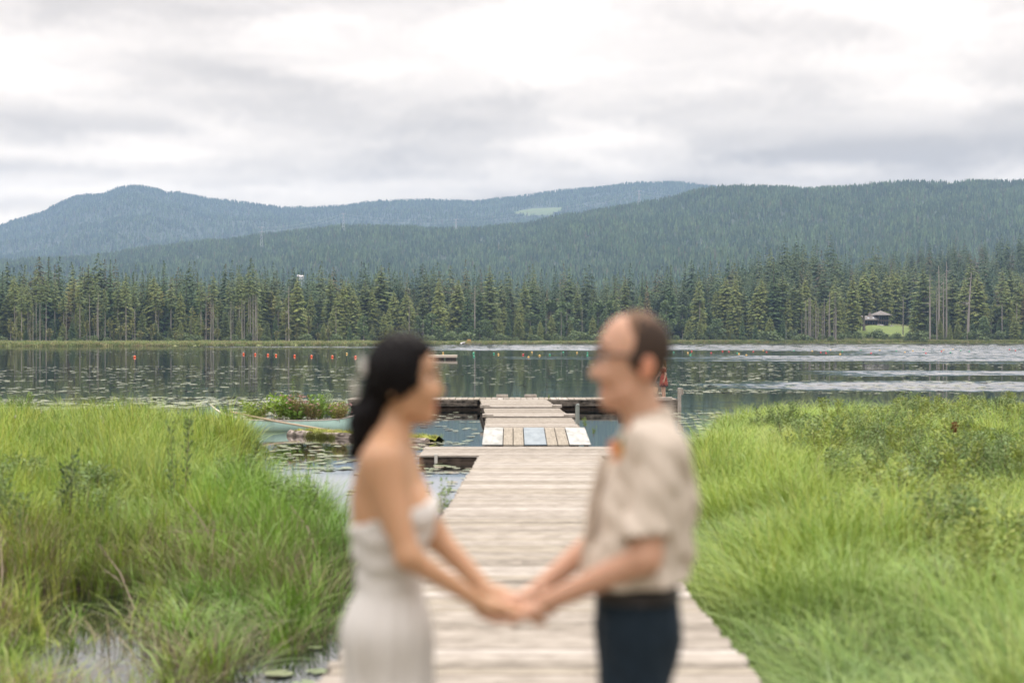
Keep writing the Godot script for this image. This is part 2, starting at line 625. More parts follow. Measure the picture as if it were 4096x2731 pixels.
# crown of a conifer: whorls of drooping fronds with hanging twigs; profile gives reach by height 0..1 of the crown
func conifer_crown(r: RandomNumberGenerator, h: float, base: float, reach: float, profile: Array, droop: float, gap: float, per: int, col: Color, ragged := 0.3, lift := 0.0) -> ArrayMesh:
	var mb := MB.new()
	var y := base
	while y < h - 0.3:
		var t := (y - base) / (h - base)
		var span := reach * table(profile, t)
		var n := maxi(3, int(per * clampf(span / reach + 0.35, 0.5, 1.0)))
		var spin := r.randf() * TAU
		for i in n:
			if r.randf() < ragged * 0.35:
				continue
			var w := spin + TAU * (i + r.randf_range(-0.35, 0.35)) / n
			var out := Vector3(cos(w), 0, sin(w))
			var side := Vector3(-out.z, 0, out.x)
			var l := span * r.randf_range(1.0 - ragged, 1.0 + ragged * 0.5)
			var dr := droop * r.randf_range(0.6, 1.3)
			var p0 := Vector3(0, y + r.randf_range(-0.3, 0.3) * gap, 0)
			var p1 := p0 + out * l * 0.55 + Vector3(0, -l * dr * 0.45 + lift * l, 0)
			var p2 := p0 + out * l + Vector3(0, -l * dr + lift * l * 1.7, 0)
			var wd := maxf(0.22, l * 0.24)
			var g := r.randf_range(0.86, 1.14)
			var c := Color(col.r * g * r.randf_range(1.62, 1.92), col.g * g * 1.62, col.b * g * r.randf_range(1.2, 1.5))
			var dn := Vector3(0, -wd * 0.55, 0)
			for s: float in [-1.0, 1.0]:
				var e1: Vector3 = p1 + side * wd * s + dn
				var e0: Vector3 = p0.lerp(p1, 0.35) + side * wd * 0.55 * s + dn * 0.6
				mb.tri(p0, p1, e0, c)
				mb.tri(p1, e1, e0, c)
				mb.tri(p1, p2, e1, c * 1.06)
				var q: Vector3 = p1.lerp(p2, r.randf_range(0.1, 0.6)) + side * wd * 0.4 * s
				mb.tri(q, q + out * wd * 0.5, q + Vector3(0, -wd * r.randf_range(0.9, 1.7), 0) + side * wd * 0.35 * s, c * 0.94)
			var q2 := p0.lerp(p1, 0.7)
			mb.tri(q2 - out * wd * 0.5, q2 + out * wd * 0.5, q2 + Vector3(0, -wd * 1.5, 0), c * 0.92)
		y += gap * r.randf_range(0.75, 1.25) * (0.55 + 0.45 * clampf(span / reach, 0.0, 1.0))
	mb.tube([Vector3(0, h - 1.6, 0), Vector3(0, h, 0)], [0.12, 0.02], 3, col)
	for k in 4:
		var w := TAU * k / 4.0 + 0.4
		var o := Vector3(cos(w), 0, sin(w)) * 0.35
		mb.tri(Vector3(0, h - 0.15, 0), Vector3(0, h - 1.0, 0) + o, Vector3(0, h - 0.7, 0) - o * 0.3, col)
	return mb.mesh()


func trunk_mesh(r: RandomNumberGenerator, h: float, rad: float, col: Color, stubs: int, stub_lo := 0.2, stub_hi := 0.8, stub_len := 1.2, lean := 0.0, broken := false) -> ArrayMesh:
	var mb := MB.new()
	var path := []
	var radii := []
	var steps := 7
	var bend := Vector3(r.randf_range(-1, 1), 0, r.randf_range(-1, 1)) * h * 0.006
	for i in steps + 1:
		var t := float(i) / steps
		path.append(Vector3(lean * h * t, h * t - 0.4 * (1.0 - t), 0) + bend * sin(t * 3.0))
		radii.append(rad * (1.25 - 0.25 * minf(1.0, t * 6.0)) * (1.0 - 0.85 * t) + (0.05 if broken else 0.015))
	mb.tube(path, radii, 6, col)
	for i in stubs:
		var t := lerpf(stub_lo, stub_hi, r.randf())
		var w := r.randf() * TAU
		var p := Vector3(lean * h * t, h * t, 0) + bend * sin(t * 3.0)
		var l := stub_len * r.randf_range(0.4, 1.3)
		var o := Vector3(cos(w), 0, sin(w))
		var dip := r.randf_range(-0.55, 0.1)
		mb.tube([p, p + o * l * 0.6 + Vector3(0, dip * l * 0.5, 0), p + o * l + Vector3(0, dip * l * 1.1, 0)], [rad * 0.24, rad * 0.16, 0.02], 3, col * r.randf_range(0.85, 1.1), false)
	return mb.mesh()


func leafy_crown(r: RandomNumberGenerator, blobs: Array, leaves: int, leaf: float, col: Color) -> ArrayMesh:   # blobs: [centre, radii]; leaf sprays through each
	var mb := MB.new()
	for b in blobs:
		var tone := r.randf_range(0.85, 1.15)
		for i in leaves:
			var d := Vector3(r.randfn(), r.randfn(), r.randfn()).normalized() * pow(r.randf(), 0.45)
			var p: Vector3 = b[0] + d * b[1]
			var u := (Vector3(r.randfn(), r.randfn() * 0.6, r.randfn()) + d * 0.6).normalized()
			var s := u.cross(Vector3(r.randfn(), r.randfn(), r.randfn())).normalized()
			var g := tone * r.randf_range(0.78, 1.22)
			var c := Color(col.r * g, col.g * g * r.randf_range(0.95, 1.05), col.b * g)
			var k := leaf * r.randf_range(0.6, 1.3)
			mb.tri(p, p + u * k + s * k * 0.45, p + u * k * 0.5 + s * k * 0.9, c)
			mb.tri(p, p + u * k * 1.1 - s * k * 0.3, p + u * k + s * k * 0.3, c * 0.93)
	return mb.mesh()


var protos := {}
const CONE := [[0.0, 0.75], [0.08, 1.0], [0.35, 0.82], [0.7, 0.42], [1.0, 0.06]]
const BROAD := [[0.0, 0.6], [0.15, 1.0], [0.5, 0.9], [0.8, 0.55], [1.0, 0.1]]
const SPIRE := [[0.0, 0.9], [0.3, 0.8], [0.6, 0.55], [0.85, 0.3], [1.0, 0.05]]
const TUFT := [[0.0, 0.35], [0.3, 0.8], [0.6, 1.0], [0.85, 0.7], [1.0, 0.2]]


func make_tree(kind: String, seed_: int) -> Array:   # [height, crown mesh or null, trunk mesh]
	var r := RandomNumberGenerator.new()
	r.seed = seed_
	var grey := Color(0.27, 0.245, 0.22)
	var dark := Color(0.115, 0.095, 0.08)
	match kind:
		"spruce":
			var h := 33.0
			return [h, conifer_crown(r, h, 2.0, 4.3, CONE, 0.34, 0.78, 7, Color(0.058, 0.098, 0.047)), trunk_mesh(r, h * 0.97, 0.38, dark, 0)]
		"fir":
			var h := 33.0
			return [h, conifer_crown(r, h, 3.0, 4.9, BROAD, 0.22, 0.85, 7, Color(0.092, 0.128, 0.056), 0.42), trunk_mesh(r, h * 0.97, 0.42, dark * 1.2, 8, 0.05, 0.2)]
		"cedar":
			var h := 30.0
			return [h, conifer_crown(r, h, 1.2, 4.9, BROAD, 0.48, 0.66, 8, Color(0.118, 0.152, 0.058), 0.34, 0.06), trunk_mesh(r, h * 0.95, 0.5, dark * 1.3, 0)]
		"lawn_cedar":
			var h := 26.0
			return [h, conifer_crown(r, h, 8.6, 4.4, BROAD, 0.45, 0.66, 8, Color(0.118, 0.152, 0.058), 0.3, 0.06), trunk_mesh(r, h * 0.95, 0.55, grey * 0.7, 0)]
		"bare_fir":
			var h := 31.0
			return [h, conifer_crown(r, h, h * r.randf_range(0.5, 0.62), 3.0, BROAD, 0.25, 0.8, 6, Color(0.098, 0.134, 0.060), 0.45), trunk_mesh(r, h * 0.97, 0.24, grey, 12, 0.15, 0.55)]
		"pine":
			var h := 24.0
			return [h, conifer_crown(r, h, h * 0.35, 2.6, TUFT, 0.05, 0.85, 6, Color(0.145, 0.162, 0.060), 0.5, 0.12), trunk_mesh(r, h * 0.97, 0.27, grey * 0.85, 8, 0.1, 0.4)]
		"brown_spruce":
			var h := 30.0
			return [h, conifer_crown(r, h, 2.0, 3.8, CONE, 0.3, 0.85, 6, Color(0.125, 0.112, 0.064), 0.4), trunk_mesh(r, h * 0.97, 0.34, dark, 4, 0.05, 0.3)]
		"snag":
			var h := 24.0
			return [h, null, trunk_mesh(r, h, 0.27, grey * 1.1, 26, 0.35, 0.96, 2.0, 0.0, true)]
		"pole":
			var h := 17.0
			return [h, null, trunk_mesh(r, h, 0.14, grey * 0.95, 9, 0.3, 0.95, 0.9, r.randf_range(-0.012, 0.012), true)]
		"alder":
			var h := 17.0
			var blobs := []
			for i in 13:
				var t := r.randf()
				var w := r.randf() * TAU
				var rad := 3.0 * sin(clampf(t * 0.8 + 0.2, 0.0, 1.0) * PI) + 0.5
				blobs.append([Vector3(cos(w) * rad * 0.7, lerpf(5.0, 15.6, t), sin(w) * rad * 0.7), Vector3(1.7, 1.5, 1.7)])
			return [h, leafy_crown(r, blobs, 120, 0.62, Color(0.145, 0.205, 0.085)), trunk_mesh(r, h * 0.9, 0.2, grey * 1.2, 10, 0.3, 0.9, 2.4)]
		"bush":
			var h := 4.0
			var blobs := []
			for i in 7:
				var w := r.randf() * TAU
				var rad := r.randf_range(0.2, 1.9)
				blobs.append([Vector3(cos(w) * rad, r.randf_range(0.7, 2.9) - rad * 0.35, sin(w) * rad), Vector3(1.1, 0.9, 1.1)])
			return [h, leafy_crown(r, blobs, 100, 0.38, Color(0.155, 0.205, 0.090)), trunk_mesh(r, 2.2, 0.08, dark * 1.4, 5, 0.2, 0.7, 1.4)]
		"bog_pine":
			var h := 7.0
			return [h, conifer_crown(r, h, 1.6, 2.0, TUFT, 0.0, 0.5, 6, Color(0.125, 0.140, 0.062), 0.45, 0.15), trunk_mesh(r, h * 0.95, 0.11, grey * 0.8, 3, 0.1, 0.3)]
	return []


var crowds := {}   # label bases waiting for put_labels: base -> list of nodes


func plant_tree(kind: String, variant: int, p: Vector3, h: float, wide: float, group: String, base_label: String, lean := 0.0) -> Node3D:
	var key := "%s%d" % [kind, variant]
	if not protos.has(key):
		var made := make_tree(kind, 100 + variant * 37 + hash(kind) % 1000)
		protos[key] = made
	var m: Array = protos[key]
	var names := {"spruce": "spruce_tree", "fir": "fir_tree", "cedar": "cedar_tree", "lawn_cedar": "lawn_cedar_tree", "bare_fir": "bare_trunk_fir_tree", "pine": "pine_tree", "brown_spruce": "brown_spruce_tree", "snag": "broken_snag", "pole": "grey_snag", "alder": "alder_tree", "bush": "shore_bush", "bog_pine": "small_bog_pine"}
	var cats := {"bush": "bush", "pole": "dead tree", "snag": "dead tree"}
	var t := thing(names[kind], "", cats.get(kind, "tree"), p, rr(0, TAU), group)
	var k: float = h / m[0]
	t.basis = Basis(Vector3(0, 0, 1), -lean) * Basis(Vector3.UP, rr(0, TAU)).scaled_local(Vector3(k * wide, k, k * wide))
	obj("trunk", m[2], mats.bark, t)
	if m[1] != null:
		obj("foliage" if kind == "bush" else "crown", m[1], mats.leaf, t)
	if not crowds.has(base_label):
		crowds[base_label] = []
	crowds[base_label].append(t)
	return t


func zone(b: float) -> String:   # a landmark for a bearing on the far shore
	var p := b * 1422.0 + 512.0
	for z in [[62.0, "at the left end of the shore"], [140.0, "left of the lone orange buoy"], [232.0, "right of the lone orange buoy"], [330.0, "behind the row of orange buoys"], [395.0, "left of the bride's head"], [470.0, "above the bride's head"], [540.0, "behind the yellow wooden chair"], [600.0, "left of the groom's head"], [680.0, "above the groom's head"], [750.0, "right of the groom's head"], [835.0, "left of the clump of bare trunks"], [880.0, "left of the house"], [918.0, "around the house lawn"], [965.0, "right of the house"]]:
		if p < z[0]:
			return z[1]
	return "at the right end of the shore"


func build_far_forest() -> void:
	# hillsides: far too many trees to count
	var lows := [low_conifer(1, 4, 6), low_conifer(2, 5, 6), low_conifer(3, 3, 7)]
	var tints := [Color(0.050, 0.084, 0.042), Color(0.072, 0.114, 0.052), Color(0.100, 0.146, 0.064), Color(0.040, 0.064, 0.038), Color(0.110, 0.112, 0.066)]
	for layer in [[skyline_far, 5600.0, 3000.0, 30.0, 15.0, 1.0, 40.0, 64000, 15.0, -0.40, 0.17, "mountain_forest", "blue hazy conifer forest covering the distant mountain"], [skyline_mid, 2900.0, 1500.0, 12.0, 16.0, 1.15, 22.0, 82000, 12.0, -0.40, 0.40, "hill_forest", "dense conifer forest covering the long hill"]]:
		var sc := [Scatter.new(), Scatter.new(), Scatter.new()]
		for i in layer[7]:
			var b := rr(layer[9], layer[10])
			var t := pow(rng.randf(), 0.8)
			if i % 9 == 0:
				t = rr(0.965, 1.005)
			var y := ridge_height(layer[0], layer[1], layer[2], layer[3], layer[4], layer[5], layer[6], b, t)
			var d := lerpf(layer[2], layer[1], t)
			var stand := noise_a.get_noise_2d(b * 26.0, d * 0.004)
			if layer[11] == "mountain_forest" and clearing(b, d) > 0.0 or layer[11] == "hill_forest" and absf(b - px(300.4)) < 0.0034 and d > 1940.0 and d < 2185.0:
				continue
			var h: float = layer[8] * rr(0.45, 1.3) * (1.0 + 0.3 * stand)
			var w := rr(0.85, 1.25)
			var c: Color = tints[clampi(int(rng.randf() * 3.0 + stand * 1.6), 0, 2)] if rng.randf() < 0.93 else tints[3 + rng.randi() % 2]
			if rng.randf() < 0.012 + 0.05 * smoothstep(0.25, 0.5, stand) and layer[11] == "hill_forest":
				c = Color(0.13, 0.17, 0.075)
				h *= 0.7
				w *= 1.5
			sc[rng.randi() % 3].add(turned(at(b, d, y - 0.5), rr(0, TAU), Vector3(h * w, h, h * w)), vary(c * 1.35, 0.30))
		for k in 3:
			stuff(layer[11], sc[k], lows[k], mats.leaf, layer[12])
	# trees between the shore trees and the hills, behind the ones that stand on the shore
	var mids := []
	for k in 5:
		var r := RandomNumberGenerator.new()
		r.seed = 500 + k
		mids.append(conifer_crown(r, 30.0, 2.0, 4.6, [CONE, BROAD, SPIRE, CONE, BROAD][k], [0.34, 0.24, 0.3, 0.4, 0.46][k], 1.35, 6, Color(1, 1, 1), 0.35))
	var sc2 := []
	for k in 5:
		sc2.append(Scatter.new())
	for i in 4300:
		var b := rr(-0.42, 0.42)
		var d := 0.0
		var y := 0.0
		var h := 0.0
		if i % 3 == 0 and b > 0.21:   # the low rise at the right
			var t := rng.randf()
			d = lerpf(900.0, 1185.0, t)
			y = ridge_height(skyline_near, 1180.0, 900.0, 14.0, 24.0, 1.0, 8.0, b, t)
			h = rr(20.0, 31.0)
		else:
			d = tree_line(b) + 22.0 + pow(rng.randf(), 1.5) * 270.0
			y = far_y(b, d)
			h = (rr(13.0, 31.0) if rng.randf() < 0.9 else rr(31.0, 38.0)) * table([[-0.4, 1.12], [-0.3, 1.05], [0.0, 1.06], [0.1, 1.1], [0.4, 1.15]], b)
			if b > 0.236 and b < 0.284 and d < 775.0:
				continue
			if absf(b - 0.1156) < 0.003 and d < 780.0:
				continue
		var c: Color = [Color(0.064, 0.105, 0.050), Color(0.092, 0.136, 0.058), Color(0.124, 0.160, 0.066), Color(0.124, 0.120, 0.068)][[0, 0, 0, 1, 1, 1, 2, 2, 3][rng.randi() % 9]]
		sc2[rng.randi() % 5].add(turned(at(b, d, y - 0.5), rr(0, TAU), Vector3(h / 30.0 * rr(0.9, 1.3), h / 30.0, h / 30.0 * rr(0.9, 1.3))), vary(c, 0.2))
	# unseen conifers added behind the camera to block sky and darken that side
	var sc3 := Scatter.new()
	for i in 150:
		var z := rr(34.0, 64.0)
		sc3.add(turned(Vector3(rr(-85.0, 85.0), 0.6, z), rr(0, TAU), Vector3(rr(0.9, 1.2), rr(0.5, 0.85), rr(0.9, 1.2))), vary(Color(0.06, 0.09, 0.045), 0.2))
	stuff("added_blocker_forest", sc3, mids[1], mats.leaf, "added unseen conifers behind the viewpoint that block the sky")
	for k in 5:
		stuff("back_forest", sc2[k], mids[k], mats.leaf, "crowded dark conifers behind the trees on the far shore")


func tree_line(b: float) -> float:
	return table([[-0.5, 575.0], [-0.36, 590.0], [-0.2, 610.0], [-0.05, 650.0], [0.05, 685.0], [0.15, 690.0], [0.4, 695.0]], b)


func clearing(b: float, d: float) -> float:   # a felled patch high on the hill
	var t := (d - 3000.0) / 2600.0
	var q := pow((b - px(538)) / 0.0175, 2.0) + pow((t - 0.80) / 0.036, 2.0)
	return 1.0 - q


func build_shore() -> void:
	# trunks and trees that can be told apart, by column of the frame
	var bare := [[15, 27], [21.6, 26], [28, 25], [36.5, 30], [40, 26], [46, 28], [55, 27], [64, 22], [80, 26], [97, 29], [105, 24], [118, 27], [126, 29], [135, 25], [156, 26], [171, 27], [201, 28], [213, 30], [229, 27], [239, 32], [249, 31], [256, 30], [278, 24], [616, 24], [640, 22], [700, 31], [836, 34], [903, 33], [943, 27], [991, 17], [1002, 36], [1017, 35]]
	for s in bare:
		var b := px(s[0])
		var d := tree_line(b) + rr(-14.0, 2.0)
		if s[0] == 903:
			d = 712.0
		plant_tree("bare_fir", rng.randi() % 4, at(b, d, far_y(b, d)), s[1] * rr(0.96, 1.04), rr(0.85, 1.1), "tall firs with bare trunks along the far shore", "tall bare trunked fir " + zone(b))
	var poles := [[16.2, 14], [30, 11], [33, 15], [66, 14], [90, 19], [98.5, 20], [110, 8], [191, 10], [206, 21], [210.7, 20], [213.5, 22], [218, 11], [231, 18], [233, 15], [242, 18], [244, 17], [250.5, 20], [253, 20], [255, 21], [257.2, 19], [328, 9], [336, 16], [546, 13], [561, 14], [582, 15], [786, 10], [792, 7], [802, 14], [805, 19], [806.2, 16], [808.6, 20], [809.6, 21], [811, 20], [813, 13], [815.6, 19], [817, 17], [818.4, 16], [822, 15], [824.6, 20], [823, 13], [828.6, 16], [830, 24], [833.5, 15], [835, 23], [937, 26], [967.2, 13], [930.5, 20]]
	for s in poles:
		var b := px(s[0])
		var d := tree_line(b) + rr(-18.0, -6.0)
		plant_tree("pole", rng.randi() % 4, at(b, d, far_y(b, d)), s[1] * rr(0.95, 1.05), rr(0.8, 1.15), "bare dead trunks on the far shore", "thin grey dead trunk " + zone(b))
	for s in [[20, 4], [289, 24], [475, 26], [409, 17], [930, 32], [938.6, 36], [946.5, 38], [943.5, 30], [968, 33], [193, 4], [423, 10]]:
		var b := px(s[0])
		var d := tree_line(b) + rr(-12.0, -4.0)
		plant_tree("snag", rng.randi() % 3, at(b, d, far_y(b, d)), s[1], 1.0 if s[0] != 968 else 1.5, "grey snags with broken branches on the far shore", "grey branched snag " + zone(b), 0.05 if s[0] == 968 else 0.0)
	# the front of the forest
	var cedar_at := [864, 853, 873, 886, 892, 897]
	for s in cedar_at:
		var b := px(s)
		var d: float = {864: 728.0, 853: 716.0, 873: 782.0, 886: 776.0, 892: 790.0, 897: 786.0}[s]
		plant_tree("lawn_cedar" if s == 864 else "cedar", rng.randi() % 3, at(b, d, far_y(b, d)), rr(23.0, 31.0), 1.05, "conifers along the far shore", "full olive cedar " + zone(b))
	var b := -0.395
	while b < 0.395:
		b += rr(0.0026, 0.0052)
		var p := b * 1422.0 + 512.0
		if p > 844.0 and p < 912.0 or p > 673.5 and p < 679.0:
			continue
		var d := tree_line(b) + rr(0.0, 22.0)
		var u := rng.randf()
		var kind := "spruce"
		if p < 300.0:
			kind = "fir" if u < 0.34 else "spruce" if u < 0.56 else "cedar" if u < 0.74 else "pine" if u < 0.90 else "brown_spruce"
		elif p < 520.0:
			kind = "cedar" if u < 0.52 else "fir" if u < 0.74 else "spruce" if u < 0.86 else "alder" if u < 0.95 else "brown_spruce"
		elif p < 690.0:
			kind = "alder" if u < 0.40 else "fir" if u < 0.56 else "cedar" if u < 0.74 else "spruce" if u < 0.92 else "brown_spruce"
		else:
			kind = "cedar" if u < 0.42 else "alder" if u < 0.52 else "spruce" if u < 0.66 else "fir" if u < 0.88 else "brown_spruce"
		var h := {"spruce": 30.0, "fir": 29.0, "cedar": 24.0, "pine": 22.0, "brown_spruce": 23.0, "alder": 16.0}[kind] as float
		h *= rr(0.62, 1.24) * table([[-0.4, 1.02], [-0.3, 0.98], [0.05, 1.02], [0.12, 1.08], [0.4, 1.13]], b)
		var phrase: String = {"spruce": "dark pointed spruce ", "fir": "ragged olive green fir ", "cedar": "full olive cedar ", "pine": "slim yellowish pine ", "brown_spruce": "brownish thin spruce ", "alder": "pale green leafy alder "}[kind]
		plant_tree(kind, rng.randi() % 3, at(b, d, far_y(b, d)), h, rr(0.95, 1.4), "conifers along the far shore" if kind != "alder" else "pale leafy trees on the far shore", phrase + zone(b))
	# young trees in front of them
	b = -0.39
	while b < 0.39:
		b += rr(0.0045, 0.0105)
		var p := b * 1422.0 + 512.0
		if p > 790.0 and p < 915.0 or p > 672.0 and p < 680.0:
			continue
		var d := tree_line(b) - rr(2.0, 14.0)
		var kind: String = ["cedar", "pine", "spruce", "fir"][rng.randi() % 4] if p < 330.0 else ["cedar", "spruce", "alder", "cedar"][rng.randi() % 4]
		plant_tree(kind, rng.randi() % 3, at(b, d, far_y(b, d)), rr(6.5, 14.5), rr(1.0, 1.5), "young trees along the far shore", {"cedar": "short olive cedar ", "pine": "short yellowish pine ", "spruce": "short dark spruce ", "fir": "short olive fir ", "alder": "short pale alder "}[kind] + zone(b))
	# undergrowth in front of the trees
	b = -0.39
	while b < 0.39:
		b += rr(0.0035, 0.0085)
		var p := b * 1422.0 + 512.0
		var d := tree_line(b) - rr(4.0, 22.0)
		if p > 846.0 and p < 905.0:
			d = rr(680.0, 694.0)
		if p < 330.0 and rng.randf() < 0.55:
			plant_tree("bog_pine", rng.randi() % 3, at(b, d - 4.0, far_y(b, d - 4.0)), rr(3.5, 8.5), rr(0.8, 1.2), "small pines and bushes along the far shore", "small dull bog pine " + zone(b))
		else:
			plant_tree("bush", rng.randi() % 4, at(b, d, far_y(b, d)), rr(2.2, 6.0) * (1.15 if p > 350.0 else 0.8), rr(0.85, 1.5), "small pines and bushes along the far shore", "pale green leafy bush " + zone(b))
	# reeds on the flat shore
	var tuft := MB.new()
	var r := RandomNumberGenerator.new()
	r.seed = 77
	for i in 16:
		var w := r.randf() * TAU
		var o := Vector3(cos(w), 0, sin(w))
		var p0 := o * r.randf() * 0.9
		var hh := r.randf_range(0.35, 1.0)
		var s := Vector3(-o.z, 0, o.x) * 0.13
		var g := r.randf_range(0.8, 1.2)
		tuft.tri(p0 - s, p0 + s, p0 + o * 0.3 * hh + Vector3(0, hh, 0), Color(g, g, g))
	var sc := Scatter.new()
	for i in 11000:
		var bb := rr(-0.42, 0.42)
		var s := shore_dist(bb)
		var dd := s + 1.0 + pow(rng.randf(), 1.8) * (tree_line(bb) + 5.0 - s)
		var c: Color = [Color(0.22, 0.26, 0.09), Color(0.29, 0.31, 0.13), Color(0.18, 0.24, 0.08), Color(0.32, 0.29, 0.15)][rng.randi() % 4]
		sc.add(turned(at(bb, dd, far_y(bb, dd) - 0.05), rr(0, TAU), Vector3(1.6, rr(0.55, 1.25), 1.6)), vary(c, 0.15))
	stuff("shore_reeds", sc, tuft.mesh(), mats.grass, "pale reeds along the water's edge of the far shore")
	build_lawn()


func patch_mesh(inside: Callable, height: Callable, b0: float, b1: float, d0: float, d1: float, nb: int, nd: int) -> ArrayMesh:
	var mb := MB.new()
	for j in nd:
		for i in nb:
			var q := []
			for k in [[0, 0], [0, 1], [1, 1], [1, 0]]:
				var b := lerpf(b0, b1, float(i + k[0]) / nb)
				var d := lerpf(d0, d1, float(j + k[1]) / nd)
				q.append([b, d])
			if inside.call((q[0][0] + q[2][0]) * 0.5, (q[0][1] + q[2][1]) * 0.5):
				mb.quad(at(q[0][0], q[0][1], height.call(q[0][0], q[0][1])), at(q[1][0], q[1][1], height.call(q[1][0], q[1][1])), at(q[2][0], q[2][1], height.call(q[2][0], q[2][1])), at(q[3][0], q[3][1], height.call(q[3][0], q[3][1])))
	return mb.smooth_mesh(180.0)


func build_lawn() -> void:
	var lawn := mat(Color.WHITE, 1.0)
	lawn.albedo_texture = noise_tex(0.03, 4, 256, Color(0.10, 0.165, 0.035), Color(0.20, 0.245, 0.06), 9)
	lawn.uv1_triplanar = true
	lawn.uv1_world_triplanar = true
	lawn.uv1_scale = Vector3(0.06, 0.06, 0.06)
	struct("lawn", patch_mesh(func(b: float, d: float) -> bool: return pow((b - 0.262) / 0.026, 2.0) + pow((d - 722.0) / 46.0, 2.0) < 1.0 + 0.7 * noise_a.get_noise_2d(b * 260.0, d * 0.09), func(b: float, d: float) -> float: return far_y(b, d) + 0.12, 0.234, 0.290, 674.0, 770.0, 30, 24), lawn, "bright sloping lawn in front of the house")
	struct("mountain_clearing", patch_mesh(func(b: float, d: float) -> bool: return clearing(b, d) > 0.0, func(b: float, d: float) -> float: return ridge_height(skyline_far, 5600.0, 3000.0, 30.0, 15.0, 1.0, 40.0, b, (d - 3000.0) / 2600.0) + 1.5, px(506), px(570), 4900.0, 5280.0, 24, 12), mats.felled, "light green felled clearing high on the mountain")


# ---------------------------------------------------------------- the marsh on both banks
const LEFT_EDGE := [[-8.0, -1.3], [9.0, -1.5], [11.5, -1.9], [13.4, -1.95], [14.4, -1.40], [17.0, -1.55], [20.0, -1.95], [22.5, -2.7], [24.5, -3.7], [27.0, -5.0], [29.0, -5.9], [33.6, -6.6], [37.0, -6.2], [40.5, -7.1], [43.0, -7.9], [45.0, -10.0], [46.5, -13.0], [48.0, -17.0], [49.5, -26.0], [51.0, -60.0]]
const RIGHT_EDGE := [[-8.0, 1.5], [8.0, 1.5], [14.0, 1.6], [20.0, 2.2], [30.0, 3.6], [38.0, 5.1], [43.0, 5.9], [46.0, 6.6], [47.5, 8.2], [48.5, 11.0], [50.0, 16.0], [52.0, 24.0], [54.0, 60.0]]


func bank(x: float, d: float) -> float:   # metres inside the nearer bank, negative over water
	var l := table(LEFT_EDGE, d) - x
	var r := x - table(RIGHT_EDGE, d)
	var s := maxf(l, r)
	return s + noise_a.get_noise_2d(x * 0.35, d * 0.35) * 0.35


const POOLS := [[-4.75, 16.0, 0.75], [-4.4, 14.8, 0.6], [-3.95, 13.4, 0.55], [-3.6, 12.2, 0.5], [-2.0, 13.2, 0.5], [-2.2, 12.0, 0.6], [-1.9, 11.0, 0.5], [-5.0, 12.6, 0.35]]


func ground_y(x: float, d: float) -> float:
	var s := bank(x, d)
	var y := -0.38 + 0.44 * smoothstep(-0.5, 0.9, s)
	var n := noise_a.get_noise_2d(x * 0.22 + 11.0, d * 0.22)
	y += n * 0.06 * smoothstep(0.0, 1.0, s)
	if x < 0.0:   # flooded hollows in the near left
		var pool := (1.0 - smoothstep(15.5, 18.5, d)) * smoothstep(0.2, 1.0, s)
		var wet := 0.5 * smoothstep(0.0, 0.4, noise_a.get_noise_2d(x * 0.32 + 5.0, d * 0.42))
		for p in POOLS:
			wet = maxf(wet, 1.6 * exp(-(pow((x - p[0]) / (p[2] * 0.95), 2.0) + pow((d - p[1]) / (p[2] * 1.0), 2.0))))
		y -= pool * (0.05 + 0.24 * wet)
	else:
		y += 0.35 * smoothstep(26.0, 8.0, d) * smoothstep(0.0, 0.8, s)
	y += 1.1 * smoothstep(5.0, 0.0, d)
	return y


func grass_tuft(seed_: int, blades: int, lo: float, hi: float, width: float, arch: float, spread: float, hue: float) -> ArrayMesh:
	var r := RandomNumberGenerator.new()
	r.seed = seed_
	var mb := MB.new()
	for i in blades:
		var w := r.randf() * TAU
		var o := Vector3(cos(w), 0, sin(w))
		var p := o * spread * sqrt(r.randf())
		var w2 := w + r.randf_range(-1.2, 1.2)
		o = Vector3(cos(w2), 0, sin(w2))
		var side := Vector3(-o.z, 0, o.x)
		var l := r.randf_range(lo, hi)
		var a := arch * r.randf_range(0.3, 1.3)
		var wd := width * r.randf_range(0.7, 1.3)
		var g := r.randf_range(0.80, 1.2)
		var c := Color(g * r.randf_range(1.0 - hue, 1.0 + hue), g, g * r.randf_range(0.8, 1.2))
		var prev_l := p - side * wd * 0.5
		var prev_r := p + side * wd * 0.5
		for k in range(1, 5):
			var t := k / 4.0
			var bend := a * t * t
			var q := p + Vector3(0, l * t * (1.0 - 0.32 * bend), 0) + o * l * bend * 0.62 + o * 0.05 * l * t
			var ww := wd * (1.0 - 0.75 * t) * 0.5
			if k == 4:
				mb.tri(prev_l, prev_r, q, c)
			else:
				mb.quad(prev_l, prev_r, q + side * ww, q - side * ww, c)
			prev_l = q - side * ww
			prev_r = q + side * ww
	return mb.mesh()


